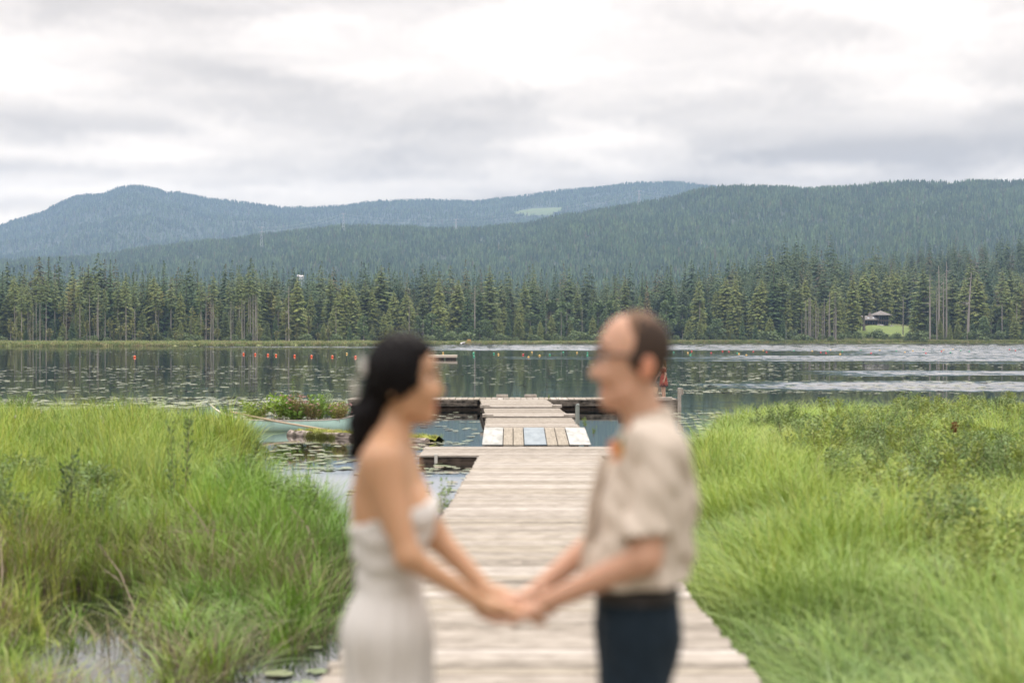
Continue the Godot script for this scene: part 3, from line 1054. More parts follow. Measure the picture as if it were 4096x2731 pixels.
func shrub_meshes(seed_: int, h: float, stems: int, leaves: int, leaf: float, col: Color, spread := 0.38) -> Array:
	var r := RandomNumberGenerator.new()
	r.seed = seed_
	var wood := MB.new()
	var fol := MB.new()
	for i in stems:
		var w := r.randf() * TAU
		var o := Vector3(cos(w), 0, sin(w))
		var l := h * r.randf_range(0.6, 1.08)
		var out := spread * r.randf_range(0.2, 1.1)
		var p0 := o * 0.07 * r.randf()
		var p1 := p0 + o * out * 0.45 + Vector3(0, l * 0.55, 0)
		var p2 := p0 + o * out * 0.85 + Vector3(0, l, 0)
		wood.tube([p0, p1, p2], [0.008, 0.006, 0.002], 3, Color(0.15, 0.11, 0.075), false)
		var tone := r.randf_range(0.8, 1.2)
		for k in leaves:
			var t := lerpf(0.28, 1.0, pow(r.randf(), 0.75))
			var p := p0.lerp(p1, t / 0.55) if t < 0.55 else p1.lerp(p2, (t - 0.55) / 0.45)
			var wl := r.randf() * TAU
			var d := (Vector3(cos(wl), r.randf_range(0.25, 1.3), sin(wl))).normalized()
			var s := d.cross(Vector3(r.randfn(), r.randfn(), r.randfn())).normalized()
			var n := r.randf_range(0.7, 1.25) * leaf
			var base := p + d * r.randf_range(0.0, 0.07)
			var g := tone * r.randf_range(0.82, 1.2)
			var c := Color(col.r * g * r.randf_range(0.9, 1.12), col.g * g, col.b * g)
			var m := base + d * n * 0.5
			fol.tri(base, m + s * n * 0.2, base + d * n, c)
			fol.tri(base, base + d * n, m - s * n * 0.2, c)
	return [wood.mesh(), fol.mesh()]


func build_marsh() -> void:
	# the ground itself
	var v := PackedVector3Array()
	var idx := PackedInt32Array()
	var xs := []
	var x := -46.0
	while x <= 46.01:
		xs.append(x)
		x += 0.4 if absf(x) < 22.0 else 1.5
	var ds := []
	var d := -66.0
	while d <= 58.01:
		ds.append(d)
		d += 0.4 if d > -8.0 else 2.9
	for dd in ds:
		for xx in xs:
			v.append(Vector3(xx, ground_y(xx, dd), -dd))
	for j in ds.size() - 1:
		for i in xs.size() - 1:
			var q: int = j * xs.size() + i
			for e in [q, q + xs.size(), q + 1, q + 1, q + xs.size(), q + xs.size() + 1]:
				idx.append(e)
	struct("marsh_ground", grid_mesh(v, idx), mats.soil, "dark boggy ground under the grass on both banks")

	var kinds := [grass_tuft(1, 18, 0.5, 1.0, 0.014, 0.5, 0.13, 0.10), grass_tuft(2, 18, 0.55, 1.15, 0.0125, 0.9, 0.14, 0.08), grass_tuft(3, 22, 0.6, 1.25, 0.0095, 1.5, 0.10, 0.08), grass_tuft(4, 13, 0.35, 0.75, 0.019, 0.7, 0.12, 0.12), grass_tuft(5, 15, 0.6, 1.15, 0.008, 0.8, 0.2, 0.15), grass_tuft(6, 12, 0.25, 0.5, 0.024, 0.9, 0.16, 0.1), grass_tuft(7, 9, 0.75, 1.25, 0.021, 1.1, 0.12, 0.08)]
	var sc := []
	for k in 7:
		sc.append(Scatter.new())
	var greens := [Color(0.26, 0.365, 0.045), Color(0.335, 0.41, 0.06), Color(0.195, 0.32, 0.038), Color(0.39, 0.43, 0.085), Color(0.24, 0.32, 0.085)]
	for band in [[7.6, 14.0, 70.0], [14.0, 22.0, 62.0], [22.0, 34.0, 46.0], [34.0, 54.0, 30.0]]:
		var area: float = 0.44 * (band[1] * band[1] - band[0] * band[0]) + 4.0 * (band[1] - band[0])
		for i in int(area * band[2]):
			d = sqrt(rr(band[0] * band[0], band[1] * band[1]))
			x = rr(-0.44, 0.44) * d + rr(-2.0, 2.0)
			var s := bank(x, d)
			if s < rr(-0.15, 0.25):
				continue
			var y := ground_y(x, d)
			if y < -0.30:
				continue
			var n := noise_a.get_noise_2d(x * 0.16 + 70.0, d * 0.16)
			var n2 := noise_a.get_noise_2d(x * 0.5 + 130.0, d * 0.5)
			var left := x < 0.0
			if x < 0.0 and d < 18.0 and rng.randf() < 0.90:
				var open := 0.0
				for p in POOLS:
					open = maxf(open, exp(-(pow((x - p[0]) / p[2], 2.0) + pow((d - p[1]) / p[2], 2.0))))
				if open > 0.42:
					continue
			if y < -0.06 and rng.randf() < 0.45 + 0.55 * smoothstep(-0.06, -0.18, y):
				continue
			var k := 0
			var u := rng.randf()
			var dry := 0.10
			if left:
				dry = 0.05 + 0.55 * (1.0 - smoothstep(17.0, 20.5, d)) * smoothstep(-0.25, 0.35, n2 + 0.25)
				k = [0, 1, 1, 3, 2][int(u * 4.999)]
				if d < 17.5 and u > 0.55:
					k = [0, 1, 3, 5][rng.randi() % 4]
			else:
				k = [1, 2, 2, 2, 0][int(u * 4.999)]
				if x / d > 0.25 and d > 18.0 and u < 0.35:
					k = 3
			var c: Color = greens[clampi(int(rng.randf() * 3.2 + n * 2.2 + (0.8 if left and d > 20.0 else 0.0)), 0, 4)]
			if not left and d < 13.0:
				c = c.lerp(Color(0.25, 0.38, 0.11), 0.5)
			if left and s < 2.2 and d > 13.0 and d < 24.0:
				c = Color(0.20, 0.345, 0.042)
			var h := rr(0.62, 1.15) * (1.0 + 0.35 * n + 0.55 * n2)
			if rng.randf() < 0.25 * smoothstep(0.0, -0.35, n2):
				continue
			if d < 24.0 and rng.randf() < (0.10 if left else 0.16):
				k = 6
				c = c.lerp(Color(0.34, 0.43, 0.13), 0.6)
			if rng.randf() < dry:
				k = 4
				c = Color(0.30, 0.25, 0.145) if rng.randf() < 0.6 else Color(0.20, 0.155, 0.09)
				h *= 0.85
			if left and d < 18.0:
				h *= lerpf(0.6, 0.88, smoothstep(14.0, 18.0, d))
				if rng.randf() < lerpf(0.40, 0.08, smoothstep(13.5, 18.0, d)):
					continue
			elif left:
				h *= 1.08
			if not left and d < 12.0 and x < 3.0:
				h *= 0.75
			h *= lerpf(0.62, 1.0, smoothstep(-0.1, 0.7, s))
			if not left:
				h *= 1.0 + 0.45 * noise_a.get_noise_2d(x * 0.22 + 300.0, d * 0.05)
				h *= lerpf(1.0, 0.84, smoothstep(30.0, 42.0, d))
			else:
				h *= lerpf(1.0, 0.93, smoothstep(36.0, 44.0, d))
			if k == 2:
				h *= 1.0 + 0.2 * smoothstep(0.1, 0.5, n2)
			c = c.lerp(Color(c.r * 0.62, c.g * 0.72, c.b * 0.8), clampf(0.38 - n2 * 1.6, 0.0, 1.0))
			var w := rr(0.85, 1.25) * (1.0 + 0.018 * maxf(0.0, d - 20.0))
			sc[k].add(turned(Vector3(x, y - 0.02, -d), rr(0, TAU), Vector3(w, h, w), rr(0.0, 0.22), rr(0.6, 1.9) if not left else rr(0, TAU)), vary(c, 0.16))
	var what := ["upright green sedge covering the marsh banks", "arching green grass covering the marsh banks", "fine soft grass bending over on the marsh banks", "broad leaved green plants among the marsh grass", "dry straw coloured stalks among the marsh grass", "low broad leaves at the edge of the flooded hollows", "long broad sedge leaves arching out of the near grass"]
	for k in 7:
		stuff("marsh_grass", sc[k], kinds[k], mats.grass, what[k])

	# shrubs
	var gale := []
	for k in 3:
		gale.append(shrub_meshes(30 + k, 1.0, 16, 96, 0.056, Color(0.165, 0.235, 0.085), 0.42))
	var spirea := []
	for k in 2:
		spirea.append(shrub_meshes(50 + k, 1.15, 15, 90, 0.062, Color(0.25, 0.31, 0.07), 0.36))
	var spots := []
	for i in 1300:
		d = sqrt(rr(12.0 * 12.0, 50.0 * 50.0))
		var b := rr(-0.38, 0.38)
		x = b * d
		if bank(x, d) < 0.8 or x < 0.0 and d < 15.5:
			continue
		var n := noise_a.get_noise_2d(x * 0.14 + 9.0, d * 0.14)
		var ok := 0.0
		if b > 0.0:
			ok = smoothstep(0.17, 0.27, b + n * 0.08) * smoothstep(15.0, 22.0, d)
			if d < 20.0 and b > 0.26:
				ok = 0.75
		else:
			ok = 0.12 * smoothstep(26.0, 18.0, d) + 0.015
			if d > 13.0 and d < 25.0 and b < -0.28:
				ok = 0.32
			if absf(x + 3.6) < 1.0 and d > 19.0 and d < 25.0:
				ok = 0.6
		if rng.randf() < ok and spots.size() < 200:
			spots.append([x, d, n])
	for s in spots:
		x = s[0]
		d = s[1]
		var yellow := rng.randf() < (0.22 if x > 0.0 else 0.12)
		var pick: Array = (spirea if yellow else gale)[rng.randi() % (2 if yellow else 3)]
		var t := thing("marsh_shrub", "", "shrub", Vector3(x, ground_y(x, d) - 0.03, -d), 0.0, "leafy shrubs in the marsh grass")
		var h: float = rr(0.8, 1.2) * (1.0 + 0.35 * s[2]) * (0.86 if x > 0.0 and d > 30.0 else 0.95)
		t.basis = Basis(Vector3.UP, rr(0, TAU)).scaled_local(Vector3(rr(1.0, 1.5), h, rr(1.0, 1.5)))
		obj("stems", pick[0], mats.bark, t)
		obj("leaves", pick[1], mats.grass, t)
		var where := ""
		if x < 0.0:
			where = "left bank " + ("close to the boardwalk" if x / d > -0.2 else "near the frame edge" if x / d < -0.3 else "in its middle") + ("" if d > 19.0 else ", front")
		else:
			where = "right bank " + (("at the lake edge" if x / d < 0.26 else "right part of lake edge" if x / d < 0.32 else "far right lake edge") if d > 40.0 else ("behind its middle" if x / d < 0.27 else "right, behind middle") if d > 32.0 else "near corner" if d < 18.0 else "middle towards the boardwalk" if x / d < 0.25 else "middle near frame edge" if d < 25.0 else "frame edge behind middle")
		var base := ("tall " if h > 0.98 else "low " if h < 0.78 else "") + ("yellow green shrub, " if yellow else "grey green shrub, ") + where
		if not crowds.has(base):
			crowds[base] = []
		crowds[base].append(t)

	# thin saplings that stand above the grass on the left
	var k2 := 0
	for s in [[px(180), 21.0, 1.75, "thin sapling with yellow green leaves standing above the left grass"], [px(68), 19.0, 1.45, "dark leafed sapling at the left, above the flooded hollow"], [px(12), 18.0, 1.3, "small leafy sapling at the left edge of the picture"], [px(253), 23.5, 1.2, "leafy sapling at the edge of the left water channel"]]:
		var m := shrub_meshes(70 + k2, 1.0, 4, 60, 0.06, Color(0.14, 0.20, 0.075) if k2 != 1 else Color(0.085, 0.125, 0.06), 0.22)
		k2 += 1
		var t := thing("sapling", s[3], "sapling", at(s[0], s[1], ground_y(s[0] * s[1], s[1]) - 0.03))
		t.scale = Vector3(1.0, s[2], 1.0)
		obj("stem", m[0], mats.bark, t)
		obj("leaves", m[1], mats.grass, t)
	# cotton grass
	k2 = 0
	for s in [[15, 38.0, 0.92], [41, 40.0, 0.95], [65, 36.0, 0.78], [70.5, 36.5, 0.8], [100.6, 39.0, 0.85], [103, 38.0, 0.77]]:
		var b := px(s[0])
		var t := thing("cotton_grass", "white fluffy cotton grass head above the left marsh, %s from the left" % ORDINALS[k2], "cotton grass", at(b, s[1], 0.0), 0.0, "cotton grass heads in the left marsh")
		k2 += 1
		var st := MB.new()
		st.tube([Vector3(0, 0, 0), Vector3(0.02, s[2] * 0.6, 0), Vector3(0, s[2], 0)], [0.006, 0.005, 0.004], 3, Color(0.2, 0.25, 0.08))
		obj("stalk", st.mesh(), mats.grass, t)
		var fl := MB.new()
		for i in 70:
			var dv := Vector3(rng.randfn(), rng.randfn() * 1.1, rng.randfn()).normalized() * rr(0.02, 0.06)
			fl.tri(Vector3(0, s[2], 0), Vector3(0, s[2], 0) + dv, Vector3(0, s[2], 0) + dv * 0.9 + Vector3(0.012, 0.006, 0.008), Color(0.62, 0.60, 0.54))
		obj("fluff", fl.mesh(), mats.leaf, t)
	# a rusty dead flower head at the right
	var rust := thing("dead_flower_stalk", "stalk with a rust brown dead head above the right shrubs", "dead stalk", at(px(953), 27.0, ground_y(px(953) * 27.0, 27.0)))
	var rm := MB.new()
	rm.tube([Vector3.ZERO, Vector3(0.03, 0.7, 0), Vector3(0.0, 1.28, 0)], [0.008, 0.007, 0.005], 4, Color(0.16, 0.10, 0.06))
	obj("stalk", rm.mesh(), mats.bark, rust)
	var rh := MB.new()
	for i in 70:
		var p := Vector3(rr(-0.04, 0.04) * (1.0 + 0.5 * rng.randfn()), 1.2 + rr(-0.05, 0.12), rr(-0.045, 0.045)) + Vector3(0.03, 0, 0)
		rh.tri(p, p + Vector3(rr(-0.04, 0.04), rr(0.0, 0.06), rr(-0.04, 0.04)), p + Vector3(rr(-0.04, 0.04), rr(0.0, 0.06), rr(-0.04, 0.04)), vary(Color(0.17, 0.065, 0.03), 0.3))
	obj("seed_head", rh.mesh(), mats.leaf, rust)
	# fallen branches in the flooded hollow
	k2 = 0
	for s in [[-5.0, 17.2, 0.55, -4.2, 15.9, -0.05, "bare grey stick leaning out of the flooded hollow"], [-5.9, 16.4, 0.75, -5.55, 15.3, -0.05, "thin bare branch standing in the water at the left"], [-4.25, 18.5, 0.95, -3.6, 17.6, 0.2, "dead branch lying over the grass in mid left marsh"], [-2.9, 18.6, 0.85, -2.35, 17.3, 0.35, "dead stalk leaning in the grass near the boardwalk"], [-4.3, 17.7, 0.62, -3.2, 18.2, 0.5, "twiggy dead branch caught in the left marsh grass"]]:
		var bm := MB.new()
		var a := Vector3(s[0], s[2], -s[1])
		var e := Vector3(s[3], s[5], -s[4])
		bm.tube([e, e.lerp(a, 0.5) + Vector3(0.04, 0.05, 0), a], [0.013, 0.010, 0.004], 5, Color(0.22, 0.175, 0.125))
		for i in 5:
			var p := e.lerp(a, rr(0.35, 0.9))
			bm.tube([p, p + Vector3(rr(-0.3, 0.3), rr(0.02, 0.28), rr(-0.2, 0.2))], [0.007, 0.002], 3, Color(0.2, 0.16, 0.12), false)
		var o := obj("dead_branch", bm.mesh(), mats.bark)
		tag(o, s[6], "branch", "dead branches in the left marsh")


const ORDINALS := ["first", "second", "third", "fourth", "fifth", "sixth", "seventh", "eighth", "ninth", "tenth", "eleventh", "twelfth", "thirteenth", "fourteenth", "fifteenth", "sixteenth", "seventeenth", "eighteenth", "nineteenth", "twentieth"]


func put_labels() -> void:
	for base in crowds:
		var list: Array = crowds[base]
		list.sort_custom(func(a: Node3D, b: Node3D) -> bool: return a.position.x / -a.position.z < b.position.x / -b.position.z)
		for i in list.size():
			var o: Node3D = list[i]
			if list.size() == 1:
				o.set_meta("label", base)
			elif i == 0:
				o.set_meta("label", base + ", leftmost")
			elif i == list.size() - 1:
				o.set_meta("label", base + ", rightmost")
			elif i < 20:
				o.set_meta("label", base + ", %s from left" % ORDINALS[i])
			else:
				o.set_meta("label", base + ", %d from left" % (i + 1))


# ---------------------------------------------------------------- boardwalk and docks
func plank_mesh(seed_: int, size: Vector3) -> ArrayMesh:   # a board along x, top at y = 0, its edges worn round and its ends uneven
	var r := RandomNumberGenerator.new()
	r.seed = seed_
	var hx := size.x * 0.5
	var hz := size.z * 0.5
	var c := 0.007
	var prof := [[-hz, -size.y], [-hz, -c * 1.6], [-hz + c, 0.0], [0.0, -r.randf_range(0.0, 0.004)], [hz - c, 0.0], [hz, -c * 1.6], [hz, -size.y]]
	var v := PackedVector3Array()
	var uv := PackedVector2Array()
	var v0 := r.randf()
	var u0 := r.randf()
	var e0 := r.randf_range(-0.018, 0.018)
	var e1 := r.randf_range(-0.018, 0.018)
	var put := func(p: Vector3, along: float, across: float) -> void:
		v.append(p)
		uv.append(Vector2(u0 + along * 0.36, v0 + across * 1.25))
	var around := 0.0
	for i in prof.size() - 1:
		var a: Array = prof[i]
		var b: Array = prof[i + 1]
		var step := Vector2(b[0] - a[0], b[1] - a[1]).length()
		var p := [Vector3(-hx + e0, a[1], a[0]), Vector3(hx + e1, a[1], a[0]), Vector3(hx + e1, b[1], b[0]), Vector3(-hx + e0, b[1], b[0])]
		for k in [0, 3, 2, 0, 2, 1]:
			put.call(p[k], p[k].x, around + (step if k == 2 or k == 3 else 0.0))
		around += step
	for s in [-1, 1]:
		var xx: float = -hx + e0 if s < 0 else hx + e1
		for i in range(1, prof.size() - 1):
			var tri := [prof[0], prof[i], prof[i + 1]]
			if s > 0:
				tri = [prof[0], prof[i + 1], prof[i]]
			for q in tri:
				put.call(Vector3(xx, q[1], q[0]), q[0], q[1] * 2.0)
	var arr := []
	arr.resize(Mesh.ARRAY_MAX)
	arr[Mesh.ARRAY_VERTEX] = v
	arr[Mesh.ARRAY_TEX_UV] = uv
	var m := ArrayMesh.new()
	m.add_surface_from_arrays(Mesh.PRIMITIVE_TRIANGLES, arr)
	return m


func wood(seed_: int, lo: Color, hi: Color, streak := 1.0, knots := 1.0) -> StandardMaterial3D:
	var m := mat(Color.WHITE, 0.88)
	m.metallic_specular = 0.3
	m.albedo_texture = grain_texture(seed_, lo, hi, streak, knots)
	return m


func box_mesh(size: Vector3, bevel := 0.012) -> ArrayMesh:   # centred, edges chamfered
	var mb := MB.new()
	var h := size * 0.5
	var b := minf(bevel, minf(h.x, minf(h.y, h.z)) * 0.6)
	var pts := PackedVector3Array()
	for sx in [-1, 1]:
		for sy in [-1, 1]:
			for sz in [-1, 1]:
				pts.append(Vector3(sx * (h.x - b), sy * h.y, sz * (h.z - b)))
				pts.append(Vector3(sx * h.x, sy * (h.y - b), sz * (h.z - b)))
				pts.append(Vector3(sx * (h.x - b), sy * (h.y - b), sz * h.z))
	var id := func(x: int, y: int, z: int, k: int) -> Vector3: return pts[(x * 4 + y * 2 + z) * 3 + k]
	for s in 2:
		var f := [[id.call(0, s, 0, 0), id.call(1, s, 0, 0), id.call(1, s, 1, 0), id.call(0, s, 1, 0)], [id.call(s, 0, 0, 1), id.call(s, 0, 1, 1), id.call(s, 1, 1, 1), id.call(s, 1, 0, 1)], [id.call(0, 0, s, 2), id.call(0, 1, s, 2), id.call(1, 1, s, 2), id.call(1, 0, s, 2)]]
		for q in f:
			if s == 1:
				q.reverse()
			mb.quad(q[0], q[1], q[2], q[3])
	for a in 2:
		for c in 2:
			mb.quad(id.call(0, a, c, 0), id.call(1, a, c, 0), id.call(1, a, c, 2), id.call(0, a, c, 2))
			mb.quad(id.call(a, 0, c, 1), id.call(a, 1, c, 1), id.call(a, 1, c, 2), id.call(a, 0, c, 2))
			mb.quad(id.call(a, c, 0, 0), id.call(a, c, 1, 0), id.call(a, c, 1, 1), id.call(a, c, 0, 1))
			for e in 2:
				mb.tri(id.call(a, c, e, 0), id.call(a, c, e, 1), id.call(a, c, e, 2))
	return face_out(mb)


func face_out(mb: MB) -> ArrayMesh:   # convex about the origin: turn every face outward, flat, with the grain along the longest side
	var hi := Vector3.ZERO
	for p in mb.v:
		hi = hi.max(p.abs())
	var l := hi.max_axis_index()
	var off := Vector2(rng.randf(), rng.randf())
	mb.uv.resize(mb.v.size())
	for i in range(0, mb.v.size(), 3):
		var n := (mb.v[i + 2] - mb.v[i]).cross(mb.v[i + 1] - mb.v[i])
		if n.dot(mb.v[i] + mb.v[i + 1] + mb.v[i + 2]) < 0.0:
			var t := mb.v[i + 1]
			mb.v[i + 1] = mb.v[i + 2]
			mb.v[i + 2] = t
		var face := n.abs().max_axis_index()
		var u := l if l != face else (l + 1) % 3
		var w := 3 - u - face
		for k in 3:
			mb.uv[i + k] = off + Vector2(mb.v[i + k][u] * 0.36, mb.v[i + k][w] * 1.25)
	return mb.mesh()


func beam(called: String, size: Vector3, p: Vector3, m: Material, parent: Node, yaw := 0.0, pitch := 0.0) -> MeshInstance3D:
	var o := obj(called, box_mesh(size), m, parent)
	o.basis = Basis(Vector3.UP, yaw) * Basis(Vector3.RIGHT, pitch)
	o.position = p
	return o


func deck_y(d: float) -> float:   # top of the boardwalk
	return EYE - 1.584 - DECK_DROP * d


func lay(parent: Node3D, meshes: Array, woods: Array, p: Vector3, yaw: float, pitch: float, sx := 1.0) -> void:
	var k := rng.randi()
	var o := obj("plank", meshes[k % meshes.size()], woods[(k / 16) % woods.size()], parent)
	o.basis = Basis(Vector3.UP, yaw + (PI if rng.randf() < 0.5 else 0.0)) * Basis(Vector3.RIGHT, pitch)
	o.basis = o.basis.scaled_local(Vector3(sx, 1, 1))
	o.position = p


func build_dock() -> void:
	var woods := [wood(1, Color(0.20, 0.175, 0.142), Color(0.37, 0.335, 0.285)), wood(2, Color(0.23, 0.203, 0.168), Color(0.405, 0.37, 0.318)), wood(3, Color(0.15, 0.131, 0.105), Color(0.31, 0.278, 0.23)), wood(4, Color(0.195, 0.171, 0.132), Color(0.35, 0.313, 0.25)), wood(5, Color(0.28, 0.252, 0.217), Color(0.47, 0.434, 0.382)), wood(6, Color(0.20, 0.176, 0.144), Color(0.365, 0.33, 0.28))]
	mats.woods = woods
	var old := wood(8, Color(0.025, 0.020, 0.016), Color(0.11, 0.085, 0.065), 0.6)
	mats.old_wood = old
	var pale := wood(9, Color(0.26, 0.23, 0.195), Color(0.47, 0.43, 0.375))
	mats.pale_wood = pale
	# the boardwalk
	var walk := thing("boardwalk", "long weathered grey boardwalk sloping down from the shore to the water", "boardwalk")
	var meshes := []
	for i in 10:
		meshes.append(plank_mesh(200 + i, Vector3(2.40, 0.045, 0.176)))
	var d := -1.6
	while d < 34.2:
		var l := table([[-2.0, -1.12], [7.7, -1.06], [17.0, -0.88], [34.2, -0.79]], d)
		var r := table([[-2.0, 1.30], [11.6, 1.38], [34.2, 2.16]], d)
		var c := (l + r) * 0.5
		var y := deck_y(d) + rr(-0.004, 0.004)
		if d < 0.0:
			y = deck_y(0.0)
		lay(walk, meshes, woods, Vector3(c + rr(-0.018, 0.018), y, -d), rr(-0.004, 0.004), rr(-0.012, 0.012) + 0.0369, (r - l) / 2.40)
		d += 0.2
	for s in [-0.95, 0.0, 0.95]:
		beam("stringer", Vector3(0.09, 0.19, 35.6), Vector3(0.055 + 0.0105 * 16.4 + s, deck_y(16.4) - 0.145, -16.4), old, walk, -0.0105, -0.0369)
	d = 3.0
	while d < 33.0:
		for s in [-0.85, 0.85]:
			var top := deck_y(d) - 0.05
			beam("post", Vector3(0.12, top + 0.7, 0.12), Vector3(0.055 + 0.0105 * d + s, (top - 0.7) * 0.5, -d), old, walk)
		d += 4.0
	# the low landing where the boardwalk ends
	var landing := thing("landing_stage", "low square landing stage at the foot of the boardwalk", "landing stage", Vector3(0.2, 0, -35.65))
	var lm := []
	for i in 6:
		lm.append(plank_mesh(240 + i, Vector3(4.9, 0.045, 0.192)))
	for i in 14:
		lay(landing, lm, woods, Vector3(rr(-0.02, 0.02), 0.2 + rr(-0.003, 0.003), 1.32 - i * 0.2), rr(-0.003, 0.003), 0.0)
	beam("fascia", Vector3(4.86, 0.24, 0.06), Vector3(0, 0.03, 1.36), old, landing)
	for s in [-2.2, 0.0, 2.2]:
		beam("float_log", Vector3(0.4, 0.26, 2.6), Vector3(s, 0.01, 0.0), old, landing)
	var pipe := obj("white_pole", tube_mesh([Vector3(0, -0.35, 0), Vector3(0, 0.24, 0)], [0.04, 0.04], 10), mat(Color(0.62, 0.60, 0.54), 0.5), landing)
	pipe.position = Vector3(-2.03, 0, 1.44)
	# gangway of sheets and lengthwise boards
	var gang := thing("gangway", "short ramp of lengthwise boards with two white and one blue sheet", "gangway", Vector3(0.68, 0, -39.05))
	var rise := atan2(0.24, 3.3)
	var sheet := mat(Color.WHITE, 0.6)
	sheet.albedo_texture = noise_tex(0.02, 5, 128, Color(0.15, 0.155, 0.135), Color(0.42, 0.425, 0.40), 21)
	var blue := mat(Color.WHITE, 0.6)
	blue.albedo_texture = noise_tex(0.02, 5, 128, Color(0.11, 0.15, 0.175), Color(0.20, 0.245, 0.275), 22)
	var xx := -1.48
	for s in [["white_sheet", 0.56], ["plank", 0.27], ["plank", 0.29], ["blue_sheet", 0.60], ["plank", 0.29], ["plank", 0.30], ["white_sheet", 0.58]]:
		var m: Material = sheet if s[0] == "white_sheet" else blue
		var o: MeshInstance3D
		if s[0] == "plank":
			o = obj("plank", plank_mesh(300 + int(xx * 10.0), Vector3(3.3, 0.04, s[1] - 0.018)), woods[3], gang)
			o.basis = Basis(Vector3.RIGHT, rise) * Basis(Vector3.UP, PI / 2)
			o.position = Vector3(xx + s[1] * 0.5, 0.335, 0.0)
		else:
			o = beam(s[0], Vector3(s[1] - 0.018, 0.026, 3.3), Vector3(xx + s[1] * 0.5, 0.333, 0.0), m, gang, 0.0, rise)
			tag(o, {"white_sheet": "worn white painted sheet", "blue_sheet": "faded blue painted sheet"}[s[0]], "")
		xx += s[1]
	for s in [-1.3, 0.0, 1.3]:
		beam("bearer", Vector3(0.08, 0.14, 3.3), Vector3(s, 0.24, 0.0), old, gang, 0.0, rise)
	# the floating dock: three sections that bend a little to the left
	var fm := []
	for i in 8:
		fm.append(plank_mesh(260 + i, Vector3(2.74, 0.045, 0.186)))
	var ends := [[40.8, 0.58], [46.0, 0.54], [52.2, 0.33], [59.3, 0.03]]
	var k := 0
	for i in 3:
		var sec := thing("dock_section", "floating dock section of grey planks, %s from the gangway" % ["first", "second", "third"][i], "dock", Vector3.ZERO, 0.0, "sections of the floating dock")
		var a := Vector3(ends[i][1], 0.45, -ends[i][0])
		var b := Vector3(ends[i + 1][1], 0.45, -ends[i + 1][0])
		var run := a.distance_to(b) - 0.10
		var yaw := atan2(-(b.x - a.x), -(b.z - a.z))
		var n := int(run / 0.2)
		for j in n:
			var p := a.lerp(b, (0.08 + 0.2 * j) / a.distance_to(b))
			lay(sec, fm, woods, p + Vector3(rr(-0.02, 0.02), rr(-0.004, 0.004), 0), yaw + rr(-0.004, 0.004), 0.0)
		for s in [-1.3, 1.3]:
			beam("side_beam", Vector3(0.10, 0.30, run), a.lerp(b, 0.5) + Vector3(s, -0.21, 0), old, sec, yaw)
			for e in [0.25, 0.75]:
				beam("float_tank", Vector3(0.5, 0.34, run * 0.36), a.lerp(b, e) + Vector3(s * 0.72, -0.42, 0), old, sec, yaw)
	for i in [1, 2]:
		var a := Vector3(ends[i][1], 0.475, -ends[i][0])
		var sill := thing("cross_timber", "pale timber over the joint of two dock sections, %s" % ["nearer to the gangway", "nearer to the cross dock"][i - 1], "timber", a, 0.0, "timbers over the joints of the floating dock")
		beam("board", Vector3(2.7, 0.05, 0.16), Vector3.ZERO, pale, sill)
		for s in [-1.32, 1.32]:
			beam("end_block", Vector3(0.36, 0.11, 0.34), Vector3(s, 0.034, 0.0), mats.pale_wood, sill)
	# the cross dock at the end
	var tee := thing("cross_dock", "long narrow cross dock at the end, on dark mossy beams", "dock", Vector3(0, 0, -60.3))
	var tm := []
	for i in 6:
		tm.append(plank_mesh(280 + i, Vector3(1.9, 0.045, 0.235)))
	var x := -6.75
	while x < 7.0:
		lay(tee, tm, woods, Vector3(x, 0.45 + rr(-0.006, 0.006), rr(-0.03, 0.03)), PI / 2 + rr(-0.01, 0.01), 0.0)
		x += 0.25
	var mossy := wood(10, Color(0.012, 0.012, 0.009), Color(0.19, 0.165, 0.135), 0.5, 0.4)
	for s in [[-4.15, 5.4], [4.25, 5.6]]:
		var f := beam("fascia", Vector3(s[1], 0.26, 0.08), Vector3(s[0], 0.285, 0.93), mossy, tee)
		f.set_meta("label", "dark stained fascia beam")
	beam("fascia", Vector3(13.8, 0.26, 0.08), Vector3(0.1, 0.285, -0.93), mossy, tee)
	for s in [-6.8, 7.0]:
		beam("fascia", Vector3(0.08, 0.26, 1.76), Vector3(s, 0.283, 0), mossy, tee)
	beam("shade_skirt", Vector3(13.7, 0.30, 0.2), Vector3(0.1, 0.0, 0.72), old, tee)  # dark strip added to stand for the shadow gap under the fascia
	for s in [-5.6, -3.4, -1.2, 1.2, 3.4, 5.7]:
		beam("float_log", Vector3(1.5, 0.42, 1.4), Vector3(s, 0.0, 0.0), old, tee)
	var grassy := MB.new()
	for i in 40:
		var p := Vector3([rr(1.5, 6.0), rr(-6.5, -2.0)][i % 2], 0.45, rr(0.7, 0.95))
		grassy.tri(p, p + Vector3(0.02, 0, 0), p + Vector3(rr(-0.05, 0.05), rr(0.04, 0.14), 0.02), vary(Color(0.16, 0.2, 0.06), 0.3))
	var gs := obj("weeds", grassy.mesh(), mats.grass, tee)
	gs.set_meta("kind", "stuff")
	# blocks, posts and piles
	k = 0
	for s in [[-0.42, 0.50], [0.80, 0.52]]:
		var o := beam("wooden_block", Vector3(s[1], 0.13, 0.22), Vector3(s[0], 0.515, -61.1), pale, self)
		o.name = numbered("wooden_block")
		tag(o, ["left one of two low wooden blocks on the dock's far edge", "right one of two low wooden blocks on the dock's far edge"][k], "block", "wooden blocks on the far edge of the dock")
		k += 1
	var corner := thing("corner_post", "pale square corner post at the right end of the cross dock", "post", Vector3(6.98, 0, -59.28))
	beam("post_shaft", Vector3(0.14, 1.9, 0.14), Vector3(0, -0.02, 0.0), pale, corner)
	beam("side_cleat", Vector3(0.09, 0.24, 0.15), Vector3(0.115, 0.76, 0.0), pale, corner)
